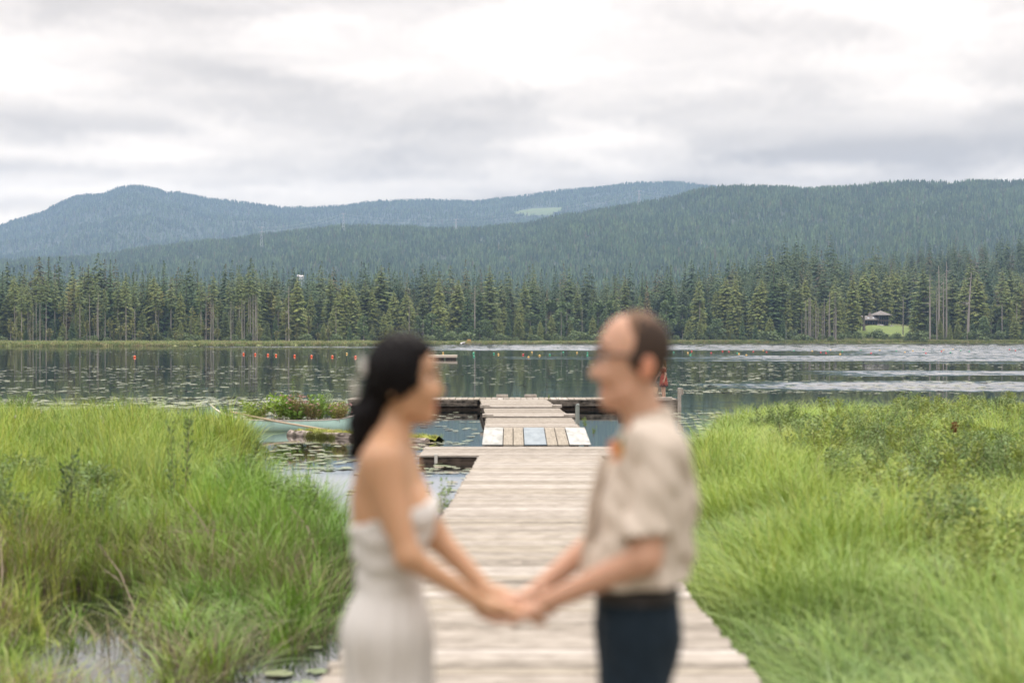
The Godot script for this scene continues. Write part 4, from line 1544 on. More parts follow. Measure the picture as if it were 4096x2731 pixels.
	var ply := beam("loose_board", Vector3(0.62, 0.07, 0.3), Vector3(6.42, 0.487, -59.75), pale, self)
	ply.name = numbered("loose_board")
	tag(ply, "short pale board lying beside the corner post", "board")
	var mooring := thing("mooring_pipe", "grey metal mooring pipe with rounded top on the dock's right edge", "post", Vector3(1.96, 0, -42.6))
	obj("pipe_shaft", tube_mesh([Vector3(0, -0.8, 0), Vector3(0, 0.95, 0), Vector3(0.01, 1.01, 0.02), Vector3(0.03, 1.04, 0.06)], [0.062, 0.062, 0.058, 0.03], 12), mat(Color(0.22, 0.25, 0.23), 0.45), mooring)
	obj("pipe_bracket", box_mesh(Vector3(0.2, 0.07, 0.18)), mats.old_wood, mooring).position = Vector3(-0.06, 0.40, 0)
	var pile := thing("dark_pile", "dark wet pile standing in the water behind the groom's neck", "pile", Vector3(4.45, 0, -57.6))
	obj("pile_shaft", tube_mesh([Vector3(0, -0.8, 0), Vector3(0, 0.1, 0), Vector3(0.02, 0.42, 0)], [0.2, 0.2, 0.17], 10), old, pile)
	# weeds along the dock's right edge and by the boardwalk
	k = 0
	for s in [[2.12, -41.3, 0.42, 0.36, "small green weed at the gangway's far right corner"], [2.27, -39.6, 0.34, 0.30, "small green weed beside the gangway's right edge"], [1.5, -58.6, 0.48, 0.26, "yellowish weed where floating dock and cross dock meet"], [-1.02, -19.4, 0.55, 0.55, "green weed growing beside the boardwalk's left edge"], [-0.98, -20.3, 0.5, 0.4, "smaller weed behind the one at the boardwalk's left edge"]]:
		var m := shrub_meshes(400 + k, 1.0, 7, 24, 0.10, Color(0.17, 0.26, 0.05), 0.35)
		k += 1
		var t := thing("dock_weed", s[4], "weed", Vector3(s[0], s[2] - 0.06, s[1]), 0.0, "weeds along the docks")
		t.scale = Vector3.ONE * s[3]
		obj("stems", m[0], mats.bark, t)
		obj("leaves", m[1], mats.grass, t)


func tube_mesh(path: Array, radii: Array, sides: int) -> ArrayMesh:
	var mb := MB.new()
	mb.tube(path, radii, sides)
	return mb.smooth_mesh(50.0)


# ---------------------------------------------------------------- the canoe planter and the log
func build_canoe() -> void:
	var canoe := thing("canoe", "old mint green canoe moored in the reeds, filled with plants", "canoe", Vector3(-7.15, 0.0, -46.2), 0.05)
	var half := 2.55
	var sheer := func(s: float) -> float: return 0.35 + 0.07 * s * s + 0.42 * pow(absf(s), 6.0)
	var wide := func(s: float) -> float: return 0.43 * pow(maxf(0.0, 1.0 - pow(absf(s), 2.4)), 0.85) + 0.012
	var keel := func(s: float) -> float: return -0.10 + 0.10 * pow(absf(s), 4.0) + 0.28 * pow(absf(s), 14.0)
	var hull := MB.new()
	var n := 40
	var m := 9
	for shell in 2:
		var off := 0.0 if shell == 0 else 0.014
		for side: float in [-1.0, 1.0]:
			for i in n:
				for j in m:
					var q := []
					for e in [[0, 0], [1, 0], [1, 1], [0, 1]]:
						var s: float = -1.0 + 2.0 * (i + e[0]) / n
						var t: float = float(j + e[1]) / m
						var x: float = half * s * (1.0 + 0.03 * t * absf(s))
						q.append(Vector3(x, lerpf(keel.call(s) + off, sheer.call(s), pow(t, 1.5)), side * maxf(0.004, wide.call(s) - off) * pow(sin(t * PI * 0.5), 0.6)))
					if (side > 0.0) == (shell == 0):
						q.reverse()
					var g := 1.0 + 0.10 * noise_b.get_noise_2d(q[0].x * 7.0, q[0].y * 1.5 + 9.0 * side)
					hull.quad(q[0], q[1], q[2], q[3], Color(0.60 * g, 0.86 * g, 0.78 * g))
	var paint := mat(Color.WHITE, 0.55, true)
	obj("hull", hull.smooth_mesh(60.0), paint, canoe)
	var trim := mat(Color(0.55, 0.50, 0.45), 0.7)
	for side: float in [-1.0, 1.0]:
		var path := []
		var radii := []
		for i in n + 1:
			var s: float = -1.0 + 2.0 * i / n
			path.append(Vector3(half * s * (1.0 + 0.03 * absf(s)), sheer.call(s) + 0.008, side * wide.call(s)))
			radii.append(0.02)
		obj("gunwale", tube_mesh(path, radii, 6), trim, canoe)
	for e: float in [-1.0, 1.0]:
		var deck := MB.new()
		for i in 6:
			var s0 := e * (1.0 - 0.30 * i / 6.0)
			var s1 := e * (1.0 - 0.30 * (i + 1) / 6.0)
			deck.quad(Vector3(half * s0 * 1.03, sheer.call(s0) + 0.03, -wide.call(s0)), Vector3(half * s1 * 1.02, sheer.call(s1) + 0.02, -wide.call(s1)), Vector3(half * s1 * 1.02, sheer.call(s1) + 0.02, wide.call(s1)), Vector3(half * s0 * 1.03, sheer.call(s0) + 0.03, wide.call(s0)))
		obj("end_deck", deck.smooth_mesh(), mat(Color(0.66, 0.60, 0.57), 0.6), canoe)
	for x in [-1.55, -1.38, 1.5]:
		beam("thwart", Vector3(0.07, 0.025, 0.72), Vector3(x, sheer.call(x / half) - 0.03, 0.0), trim, canoe)
	var soil := MB.new()
	for i in 24:
		for j in 5:
			var q := []
			for e in [[0, 0], [1, 0], [1, 1], [0, 1]]:
				var s: float = -0.56 + 1.4 * (i + e[0]) / 24.0
				q.append(Vector3(half * s, 0.26 + 0.03 * noise_b.get_noise_2d(s * 40.0, j * 3.0 + e[1] * 3.0), (float(j + e[1]) / 5.0 * 2.0 - 1.0) * wide.call(s) * 0.93))
			soil.quad(q[0], q[1], q[2], q[3], Color(0.05, 0.04, 0.025))
	obj("soil", soil.mesh(), mats.plain, canoe)
	# what grows in it, from the left
	var leafy := [[-8.35, 0.5, 0.95, Color(0.27, 0.37, 0.07), "low yellow green leaves spilling over the canoe's near side, left end of planting"], [-7.45, 0.62, 1.0, Color(0.25, 0.38, 0.06), "bright green bushy plant left of the pink flowers in canoe"], [-6.35, 0.62, 0.9, Color(0.21, 0.33, 0.075), "mid green leafy plant right of the pink flowers in canoe"], [-5.75, 0.5, 0.75, Color(0.29, 0.36, 0.07), "yellowish green grassy plant at the right end of canoe planting"], [-7.0, 0.45, 0.9, Color(0.16, 0.27, 0.05), "dark green foliage along the canoe's near rim, below the flowers"]]
	var k := 0
	for s in leafy:
		var p := shrub_meshes(600 + k, 1.0, 16, 46, 0.13, s[3], 0.55)
		k += 1
		var t := thing("leafy_plant", s[4], "plant", Vector3(s[0], 0.20, -46.15 + (0.2 if k == 5 else 0.0)), 0.0, "plants growing in the canoe")
		t.scale = Vector3(s[2] * 1.25, s[1] * 1.45, s[2] * 0.7)
		obj("stems", p[0], mats.bark, t)
		obj("leaves", p[1], mats.grass, t)
	k = 0
	for s in [[-6.95, 0.62, 0.85, "mound of pinkish brown flowers in the middle of canoe planting"], [-6.55, 0.5, 0.7, "smaller reddish flowering herb right of the pink mound"], [-5.55, 0.45, 0.6, "reddish flowering herb at the canoe's right end"]]:
		var p := shrub_meshes(640 + k, 1.0, 18, 52, 0.085, Color(0.27, 0.225, 0.095), 0.5)
		k += 1
		var t := thing("flowering_herb", s[3], "flowering plant", Vector3(s[0], 0.22, -46.0), 0.0, "plants growing in the canoe")
		t.scale = Vector3(s[2] * 1.25, s[1] * 1.45, s[2] * 0.7)
		obj("stems", p[0], mats.bark, t)
		obj("leaves", p[1], mats.grass, t)
		var fl := MB.new()
		for i in 34:
			var q := Vector3(rr(-0.5, 0.5), rr(0.55, 1.05), rr(-0.45, 0.5))
			fl.tri(q, q + Vector3(0.05, 0.02, 0.01), q + Vector3(0.02, 0.06, 0.02), Color(0.55, 0.33, 0.32))
			fl.tri(q, q + Vector3(-0.04, 0.03, 0.01), q + Vector3(0.01, 0.05, -0.04), Color(0.5, 0.28, 0.26))
		obj("blossoms", fl.mesh(), mats.leaf, t)
	k = 0
	for s in [[-7.75, 0.95, 1.0, Color(0.36, 0.29, 0.17), "tuft of dry straw grass standing up in the canoe"], [-7.3, 1.15, 0.7, Color(0.17, 0.22, 0.06), "thin green grass stalks behind the tall leafy stem in canoe"], [-6.2, 0.95, 0.8, Color(0.22, 0.25, 0.08), "arching green grass right of the tall leafy stem in canoe"]]:
		var o := obj("grass_tuft", grass_tuft(660 + k, 46, 0.6, 1.0, 0.012, 0.8, 0.35, 0.1), mats.grass.duplicate())
		k += 1
		o.material_override.albedo_color = (s[3] as Color).linear_to_srgb()
		o.position = Vector3(s[0], 0.22, -46.1)
		o.scale = Vector3(s[2], s[1] * 1.15, s[2])
		tag(o, s[4], "grass tuft", "plants growing in the canoe")
	# the tall stem
	var tall := thing("tall_stem_plant", "tall upright stem with paired pointed leaves above the canoe", "plant", Vector3(-7.12, 0.2, -46.2), 0.0, "plants growing in the canoe")
	var st := MB.new()
	st.tube([Vector3.ZERO, Vector3(0.03, 0.8, 0), Vector3(-0.02, 1.62, 0)], [0.014, 0.012, 0.004], 5, Color(0.2, 0.26, 0.07))
	obj("stem", st.mesh(), mats.bark, tall)
	var lv := MB.new()
	for i in 13:
		var y := 0.5 + i * 0.088
		for e in 4:
			var w := i * 1.3 + e * TAU / 4.0
			var o := Vector3(cos(w), 0.35, sin(w)).normalized()
			var l := 0.20 * (1.0 - i * 0.045)
			var sd := o.cross(Vector3.UP).normalized() * l * 0.2
			var b := Vector3(0.01, y, 0)
			lv.tri(b, b + o * l * 0.5 + sd, b + o * l + Vector3(0, -0.02, 0), Color(0.22, 0.34, 0.07))
			lv.tri(b, b + o * l + Vector3(0, -0.02, 0), b + o * l * 0.5 - sd, Color(0.19, 0.31, 0.06))
	obj("leaves", lv.mesh(), mats.grass, tall)
	# grey green herb
	k = 0
	for s in [[-6.02, 1.0, "pale grey green herb with upright spikes at right in canoe"], [-5.45, 0.72, "smaller pale grey green herb beside the canoe's right end"]]:
		var p := shrub_meshes(680 + k, 1.0, 12, 60, 0.07, Color(0.34, 0.44, 0.26), 0.26)
		k += 1
		var t := thing("grey_herb", s[2], "plant", Vector3(s[0], 0.2, -46.35), 0.0, "plants growing in the canoe")
		t.scale = Vector3(0.75, s[1], 0.6)
		obj("stems", p[0], mats.bark, t)
		obj("leaves", p[1], mats.grass, t)
	# the pole lying against it
	var pole := obj("wooden_pole", tube_mesh([Vector3(-9.2, 0.62, -46.35), Vector3(-7.5, 0.34, -45.5), Vector3(-6.0, 0.16, -44.7), Vector3(-5.0, 0.06, -44.2)], [0.028, 0.03, 0.03, 0.026], 8), mat(Color(0.47, 0.36, 0.25), 0.8))
	tag(pole, "long thin wooden pole slanting down across the canoe's near side", "pole")
	# the log and its moss
	var log_ := thing("floating_log", "broken floating log with yellow green moss in front of the canoe", "log", Vector3(-4.8, 0.0, -42.6), -0.62)
	var lmesh := MB.new()
	var segs := [[-2.55, -1.72, 0.15], [-1.15, 0.6, 0.17], [0.75, 2.9, 0.12]]
	for s in segs:
		var path := []
		var radii := []
		for i in 7:
			path.append(Vector3(lerpf(s[0], s[1], i / 6.0), 0.02 + 0.03 * noise_b.get_noise_1d(i * 0.9 + s[0]), rr(-0.03, 0.03)))
			radii.append(s[2] * rr(0.8, 1.1))
		lmesh = MB.new()
		lmesh.tube(path, radii, 9, Color.WHITE)
		lmesh.uv.resize(lmesh.v.size())
		for i in lmesh.v.size():
			lmesh.uv[i] = Vector2(lmesh.v[i].x * 0.3, lmesh.v[i].y * 1.1 + lmesh.v[i].z)
		obj("log_piece", lmesh.smooth_mesh(80.0), wood(12, Color(0.05, 0.04, 0.03), Color(0.46, 0.39, 0.34), 0.7), log_)
	var moss := MB.new()
	for i in 60:
		for j in 12:
			var q := []
			for e in [[0, 0], [1, 0], [1, 1], [0, 1]]:
				var u: float = -2.6 + 5.4 * (i + e[0]) / 60.0
				var v: float = -1.05 + 1.1 * (j + e[1]) / 12.0
				var edge := minf(1.0, minf(v + 1.05, 0.05 - v) * 5.0)
				q.append(Vector3(u, -0.05 + edge * (0.16 + 0.10 * noise_b.get_noise_2d(u * 2.2, v * 3.0) + 0.05 * noise_b.get_noise_2d(u * 9.0, v * 9.0)), v))
			moss.quad(q[0], q[1], q[2], q[3], vary(Color(0.25, 0.26, 0.05), 0.15))
	obj("moss", moss.mesh(), mats.leaf, log_)
	var tuft := grass_tuft(9, 14, 0.4, 0.9, 0.05, 0.9, 0.3, 0.1)
	var sc := Scatter.new()
	for i in 420:
		var c := vary([Color(0.27, 0.28, 0.05), Color(0.29, 0.36, 0.07), Color(0.33, 0.29, 0.09)][rng.randi() % 3], 0.15)
		sc.add(turned(Vector3(rr(-2.5, 2.7), 0.08, rr(-0.95, 0.05)), rr(0, TAU), Vector3(0.22, rr(0.10, 0.26), 0.22)), c)
	for i in 60:
		sc.add(turned(Vector3(rr(-1.7, -0.5), -0.02, rr(0.0, 0.28)), rr(0, TAU), Vector3(0.3, rr(0.2, 0.36), 0.3)), vary(Color(0.17, 0.18, 0.045), 0.2))
	stuff("moss_tufts", sc, tuft, mats.grass, "", log_)


# ---------------------------------------------------------------- lily pads, buoys, raft, house, power line
func pad_mesh(seed_: int) -> ArrayMesh:
	var r := RandomNumberGenerator.new()
	r.seed = seed_
	var mb := MB.new()
	var ring := []
	for i in 13:
		var w := 0.24 + (TAU - 0.48) * i / 12.0
		var rad := r.randf_range(0.88, 1.06)
		ring.append(Vector3(cos(w) * rad, r.randf_range(0.0, 0.07), sin(w) * rad))
	for i in 12:
		mb.tri(Vector3(0.05, 0.01, 0), ring[i], ring[i + 1], Color.WHITE)
	for i in range(0, mb.v.size(), 3):
		if (mb.v[i + 2] - mb.v[i]).cross(mb.v[i + 1] - mb.v[i]).y < 0.0:
			var t := mb.v[i + 1]
			mb.v[i + 1] = mb.v[i + 2]
			mb.v[i + 2] = t
	return mb.smooth_mesh(80.0)


func build_lake_things() -> void:
	# lily pads: the nearest one by one, the rest as a mass
	var pads := [pad_mesh(1), pad_mesh(2), pad_mesh(3), pad_mesh(4)]
	var pm := []
	for c in [Color(0.155, 0.20, 0.085), Color(0.21, 0.235, 0.125), Color(0.125, 0.155, 0.06), Color(0.24, 0.20, 0.115)]:
		var m := mat(c, 0.28)
		m.metallic_specular = 0.5
		pm.append(m)
	var spots := []
	var fields := [
		[-6.6, -1.2, 31.0, 41.5, 400, 0.12, "in left channel"], [-4.0, -1.1, 41.0, 58.0, 80, 0.13, "left of floating dock"], [-3.2, -0.8, 27.5, 34.0, 80, 0.11, "by landing stage"],
		[5.0, 9.5, 39.0, 57.0, 220, 0.15, "off right bank"], [-2.2, -0.9, 15.0, 29.0, 12, 0.12, "beside boardwalk"], [-2.4, -1.3, 11.5, 14.5, 8, 0.11, "at boardwalk's near edge"],
	]
	for f in fields:
		for i in f[4]:
			var x := rr(f[0], f[1])
			var d := rr(f[2], f[3])
			var cl := noise_a.get_noise_2d(x * 0.9 + 60.0, d * 0.45)
			if ground_y(x, d) > -0.06 or cl < rr(-0.45, 0.15) or x > -0.95 + 0.004 * d and x < 2.7 and d < 60.0:
				continue
			spots.append([x, d, f[5] * rr(0.7, 1.3), f[6], f[0], f[1], f[5], f[2], f[3]])
	spots.sort_custom(func(a: Array, b: Array) -> bool: return a[2] / a[1] > b[2] / b[1])
	var sc := Scatter.new()
	for i in spots.size():
		var s: Array = spots[i]
		var t := turned(Vector3(s[0], 0.008 + rr(0.0, 0.008), -s[1]), rr(0, TAU), Vector3(s[2], s[2], s[2]), rr(-0.05, 0.05), rr(0, TAU))
		if i < 290:
			var tone: int = [0, 0, 1, 1, 2, 3][rng.randi() % 6]
			var o := obj("lily_pad", pads[rng.randi() % 4], pm[tone])
			o.transform = t
			tag(o, "", "lily pad", "lily pads " + s[3])
			var across: String = "left" if s[0] < lerpf(s[4], s[5], 0.34) else "right" if s[0] > lerpf(s[4], s[5], 0.67) else "middle"
			var base: String = ["large ", "small "][int(s[2] < s[6])] + ["green", "pale", "dark", "brownish"][tone] + " lily pad " + s[3] + ", " + ["near ", "far "][int(s[1] > (s[7] + s[8]) * 0.5)] + across
			if not crowds.has(base):
				crowds[base] = []
			crowds[base].append(o)
		else:
			sc.add(t, Color.WHITE)
	var far := [[-0.42, -0.06, 49.0, 72.0, 4200, 0.16, 0.10], [-0.42, -0.05, 72.0, 150.0, 3800, 0.17, -0.06], [-0.08, 0.20, 88.0, 160.0, 1300, 0.17, -0.05], [0.12, 0.42, 104.0, 170.0, 1100, 0.17, -0.04], [0.10, 0.42, 76.0, 100.0, 1300, 0.16, 0.0], [0.10, 0.42, 51.0, 60.0, 420, 0.15, -0.1], [-0.42, -0.05, 205.0, 300.0, 900, 0.2, -0.05]]
	for f in far:
		for i in f[4]:
			var b := rr(f[0], f[1])
			var d := sqrt(rr(f[2] * f[2], f[3] * f[3]))
			var x := b * d
			if bank(x, d) > -0.4 and d < 60.0 or noise_a.get_noise_2d(x * 0.08, d * 0.16 + 40.0) < rr(-0.25, 0.30) - f[6] or x > -7.5 and x < 7.5 and d < 62.0:
				continue
			var r: float = f[5] * rr(0.6, 1.5)
			sc.add(turned(Vector3(x, 0.01, -d), rr(0, TAU), Vector3(r, r * 1.3, r), rr(-0.05, 0.05), rr(0, TAU)), Color.WHITE)
	stuff("lily_pads", sc, pads[0], pm[1], "drifts of far lily pads scattered over the lake")
	# orange buoys
	var orange := mat(Color(0.78, 0.13, 0.035), 0.45)
	var ring := mat(Color(0.45, 0.40, 0.36), 0.6)
	var k := 0
	for s in [[134.7, 357.0], [243.6, 354.0], [255.2, 354.3], [267.9, 354.9], [276.0, 355.3], [294.6, 355.9], [311.5, 356.4], [332.3, 356.7], [355.5, 357.1]]:
		var d: float = EYE * 1422.0 / (s[1] - 336.5)
		var t := thing("orange_buoy", "lone orange ball buoy, far left of the row of buoys" if k == 0 else "orange ball buoy, %s in the row from the left" % ORDINALS[k - 1], "buoy", at(px(s[0]), d, 0.10), 0.0, "orange ball buoys")
		k += 1
		var ball := SphereMesh.new()
		ball.radius = 0.185
		ball.height = 0.37
		ball.radial_segments = 20
		ball.rings = 10
		obj("ball", ball, orange, t)
		obj("eye", tube_mesh([Vector3(0, 0.16, 0), Vector3(0, 0.24, 0)], [0.06, 0.05], 8), ring, t)
	# lane floats
	var tones := {"y": [mat(Color(0.72, 0.46, 0.12), 0.5), "yellow"], "g": [mat(Color(0.05, 0.36, 0.20), 0.5), "green"], "r": [mat(Color(0.62, 0.07, 0.07), 0.5), "red"]}
	var floats := [["y", 346.8, 352.9], ["g", 437.4, 354.8], ["y", 443.1, 352.0], ["g", 473.8, 352.2], ["g", 473.3, 352.9], ["g", 473.9, 356.1], ["g", 493.9, 352.9], ["y", 498.5, 353.5], ["r", 523.2, 353.9], ["y", 528.5, 356.6], ["y", 532.0, 351.5], ["y", 539.6, 355.0], ["g", 549.9, 354.2], ["g", 563.2, 351.6], ["y", 577.0, 352.0], ["g", 587.5, 352.2], ["g", 587.3, 355.1], ["g", 673.7, 351.6], ["r", 691.7, 350.4], ["y", 687.9, 352.1], ["g", 690.5, 354.3], ["r", 711.2, 352.3], ["r", 722.6, 350.7], ["r", 728.9, 350.9], ["g", 737.3, 352.6], ["y", 739.0, 353.3], ["y", 746.4, 354.6], ["r", 753.3, 351.0], ["y", 763.3, 349.8], ["r", 766.6, 351.5], ["g", 793.9, 350.1], ["y", 812.2, 350.4], ["r", 820.8, 351.9], ["r", 826.0, 352.4], ["g", 827.7, 350.4], ["y", 830.6, 349.3], ["y", 840.2, 353.6], ["g", 842.3, 350.9], ["g", 860.9, 349.5], ["r", 871.1, 352.6], ["y", 879.8, 349.6], ["g", 896.4, 350.3], ["y", 904.9, 351.6], ["y", 912.9, 350.3], ["g", 923.6, 349.0], ["r", 925.9, 352.7], ["r", 941.5, 350.7], ["y", 943.6, 349.2], ["g", 950.5, 351.9], ["y", 953.1, 348.6], ["g", 960.8, 349.8], ["g", 969.3, 350.9], ["r", 1009.5, 348.9], ["r", 1015.5, 349.9]]
	var cork := SphereMesh.new()
	cork.radius = 0.16
	cork.height = 0.30
	cork.radial_segments = 14
	cork.rings = 7
	var tally := {}
	for s in floats:
		var d: float = EYE * 1422.0 / (s[2] + 0.7 - 336.5)
		var o := obj("lane_float", cork, tones[s[0]][0])
		o.position = at(px(s[1]), d, 0.09)
		var right: bool = s[1] > 630.0
		tag(o, "", "float", "coloured lane floats on the lake")
		var base: String = "small %s lane float " % tones[s[0]][1] + ("right of the groom" if right else "between bride and groom" if s[1] > 400.0 else "beyond the orange buoys")
		if not crowds.has(base):
			crowds[base] = []
		crowds[base].append(o)
	# swimming raft
	var planks := mat(Color(0.52, 0.45, 0.37), 0.85)
	var raft := thing("swim_raft", "square pale wooden swimming raft beside the bride's face", "raft", Vector3(-10.0, 0, -195.0), 0.04)
	beam("raft_deck", Vector3(5.0, 0.06, 4.2), Vector3(0, 0.53, 0), planks, raft)
	for s in [-2.07, 2.07]:
		beam("frame_board", Vector3(5.0, 0.25, 0.07), Vector3(0, 0.37, s), planks, raft)
		beam("frame_board", Vector3(0.07, 0.25, 4.06), Vector3(s * 1.19, 0.37, 0), planks, raft)
	for s in [-1.6, 0.0, 1.6]:
		beam("float_barrel", Vector3(1.4, 0.5, 3.9), Vector3(s, 0.02, 0), mats.old_wood, raft)
	# the far bathing place
	var spot := px(469.0)
	var sd := shore_dist(spot) - 5.0
	var pier := thing("far_pier", "low pale pier at the water's edge of the far shore", "pier", at(spot + 0.002, sd, 0.0))
	beam("pier_deck", Vector3(6.6, 0.14, 1.6), Vector3(0.6, 0.33, 0), mats.pale_wood, pier)
	for s in [-2.2, 0.6, 3.4]:
		beam("pier_post", Vector3(0.16, 0.7, 1.2), Vector3(s, 0.0, 0), mats.old_wood, pier)
	var chair_wood := mat(Color(0.46, 0.29, 0.10), 0.8)
	var chair := thing("lifeguard_chair", "tall yellow wooden lifeguard chair on the far pier", "chair", at(spot, sd + 0.1, 0.4))
	for s in [-0.55, 0.55]:
		beam("leg", Vector3(0.13, 1.75, 0.13), Vector3(s - 0.22, 0.83, 0.3), chair_wood, chair).rotation.z = -0.2
		beam("leg", Vector3(0.13, 1.75, 0.13), Vector3(s + 0.22, 0.83, 0.3), chair_wood, chair).rotation.z = 0.2
	beam("seat", Vector3(1.4, 0.09, 0.8), Vector3(0, 1.0, 0.1), chair_wood, chair)
	beam("backrest", Vector3(1.35, 0.5, 0.07), Vector3(0, 1.45, -0.3), chair_wood, chair)
	for s in [0.35, 0.7]:
		beam("rung", Vector3(1.5, 0.07, 0.07), Vector3(0, s, 0.38), chair_wood, chair)
	var white := mat(Color(0.72, 0.70, 0.68), 0.5)
	var dinghy := thing("white_dinghy", "small white dinghy drawn up left of the lifeguard chair", "boat", at(spot - 0.0042, sd - 0.3, 0.22), 1.1)
	var dh := MB.new()
	for side: float in [-1.0, 1.0]:
		for i in 12:
			for j in 5:
				var q := []
				for e in [[0, 0], [1, 0], [1, 1], [0, 1]]:
					var s: float = -1.0 + 2.0 * (i + e[0]) / 12.0
					var t: float = float(j + e[1]) / 5.0
					q.append(Vector3(1.5 * s, t * (0.6 + 0.25 * s), side * 0.62 * sqrt(maxf(0.0, 1.0 - pow(maxf(s, -0.6), 2.0))) * pow(t, 0.5)))
				dh.quad(q[0], q[1], q[2], q[3], Color.WHITE)
	obj("hull", dh.smooth_mesh(60.0), white, dinghy)
	beam("thwart", Vector3(0.25, 0.05, 1.0), Vector3(0, 0.5, 0), mats.pale_wood, dinghy)
	build_house()
	build_power_line()


func build_house() -> void:
	var b := px(883.5)
	var d := 752.0
	var y := far_y(b, d) + 0.1
	var house := thing("lake_house", "brown timber house with big windows and hipped roof on the lawn", "house", at(b, d, y), 0.30)
	house.scale = Vector3.ONE * 1.18
	var timber := mat(Color(0.115, 0.082, 0.058), 0.9)
	var roof := mat(Color(0.20, 0.182, 0.165), 0.95)
	var glass := mat(Color(0.02, 0.028, 0.032), 0.08)
	var dark := mat(Color(0.025, 0.022, 0.02), 0.9)
	var frame := mat(Color(0.16, 0.12, 0.085), 0.8)
	beam("wall", Vector3(5.0, 4.6, 5.0), Vector3(0, 2.3, -2.5), timber, house)
	var hip := MB.new()
	var e := 3.7
	for q in [[Vector3(-e, 0, e), Vector3(e, 0, e)], [Vector3(e, 0, e), Vector3(e, 0, -e)], [Vector3(e, 0, -e), Vector3(-e, 0, -e)], [Vector3(-e, 0, -e), Vector3(-e, 0, e)]]:
		hip.tri(Vector3(0, 2.0, 0), q[1], q[0])
		hip.quad(q[0], q[1], q[1] + Vector3(0, -0.22, 0), q[0] + Vector3(0, -0.22, 0))
	hip.quad(Vector3(-e, -0.22, e), Vector3(e, -0.22, e), Vector3(e, -0.22, -e), Vector3(-e, -0.22, -e))
	var r := obj("roof", hip.mesh(), roof, house)
	r.position = Vector3(0, 4.75, -2.5)
	for floor_ in 2:
		for i in 4:
			var w := beam("window", Vector3(1.10, 1.75, 0.10), Vector3(-1.77 + i * 1.18, 1.2 + floor_ * 2.15, 0.03), frame, house)
			var p := beam("pane", Vector3(0.94, 1.6, 0.04), Vector3(0, 0, 0.06), glass, w)
			p.name = "pane"
	for i in 2:
		var w := beam("window", Vector3(0.10, 1.6, 0.9), Vector3(2.52, 3.1, -1.4 - i * 2.0), frame, house)
		beam("pane", Vector3(0.04, 1.4, 0.74), Vector3(0.06, 0, 0), glass, w)
	beam("basement_wall", Vector3(4.6, 1.4, 0.2), Vector3(0, -0.55, 0.0), dark, house)
	# the low wing
	beam("wing_wall", Vector3(7.0, 2.6, 4.6), Vector3(-6.0, 1.3, -2.8), timber, house)
	var wing := MB.new()
	wing.quad(Vector3(-9.9, 2.55, 0.5), Vector3(-2.55, 2.55, 0.5), Vector3(-2.55, 4.4, -2.8), Vector3(-9.9, 4.4, -2.8))
	wing.quad(Vector3(-9.9, 4.4, -2.8), Vector3(-2.55, 4.4, -2.8), Vector3(-2.55, 2.55, -6.0), Vector3(-9.9, 2.55, -6.0))
	wing.quad(Vector3(-9.9, 2.4, 0.52), Vector3(-2.55, 2.4, 0.52), Vector3(-2.55, 2.6, 0.52), Vector3(-9.9, 2.6, 0.52))
	var wr := obj("wing_roof", wing.mesh(), roof, house)
	for x in [-7.2, -4.6]:
		var sk := beam("skylight", Vector3(0.9, 0.08, 0.8), Vector3(x, 3.36, -0.85), mat(Color(0.55, 0.6, 0.63), 0.2), wr, 0.0, 0.51)
		sk.name = "skylight"
	beam("chimney", Vector3(1.0, 2.2, 0.9), Vector3(-5.4, 5.0, -2.9), mat(Color(0.33, 0.28, 0.25), 0.95), wr)
	for i in 5:
		var w := beam("window", Vector3(1.15, 1.5, 0.1), Vector3(-8.6 + i * 1.28, 1.25, -0.47), frame, house)
		beam("pane", Vector3(1.0, 1.35, 0.04), Vector3(0, 0, 0.06), glass, w)
	# porch at the left, lean-to at the right
	beam("porch_roof", Vector3(5.2, 0.18, 4.0), Vector3(-12.3, 2.75, -2.0), roof, house)
	for x in [-14.6, -12.3, -10.1]:
		beam("porch_post", Vector3(0.22, 2.7, 0.22), Vector3(x, 1.32, -0.2), timber, house)
	beam("porch_wall", Vector3(5.0, 2.7, 0.2), Vector3(-12.3, 1.32, -3.9), dark, house)
	beam("porch_glow_pane", Vector3(1.9, 0.8, 0.1), Vector3(-12.0, 1.5, -3.72), mat(Color(0.20, 0.42, 0.52), 0.2), house)  # small blue gleam in the porch, put into the pane colour
	beam("terrace", Vector3(12.5, 0.35, 1.6), Vector3(-8.6, 0.05, 0.9), timber, house)
	beam("lean_to_roof", Vector3(2.4, 0.16, 3.4), Vector3(3.75, 2.45, -2.2), roof, house).rotation.z = -0.28
	for z in [-0.7, -3.6]:
		beam("lean_to_post", Vector3(0.18, 2.2, 0.18), Vector3(4.6, 1.05, z), timber, house)
	# stones of the garden wall
	var rock := []
	for i in 3:
		var st := MB.new()
		var sp := SphereMesh.new()
		sp.radius = 0.5
		sp.height = 0.8
		sp.radial_segments = 7
		sp.rings = 4
		var arr := sp.get_mesh_arrays()
		var vs: PackedVector3Array = arr[Mesh.ARRAY_VERTEX]
		for q in arr[Mesh.ARRAY_INDEX]:
			var p := vs[q]
			st.v.append(p * (1.0 + 0.3 * noise_b.get_noise_3d(p.x * 3.0 + i * 9.0, p.y * 3.0, p.z * 3.0)))
			st.c.append(Color.WHITE)
		rock.append(st.mesh())
	var stone := mat(Color(0.50, 0.48, 0.45), 0.95)
	var k := 0
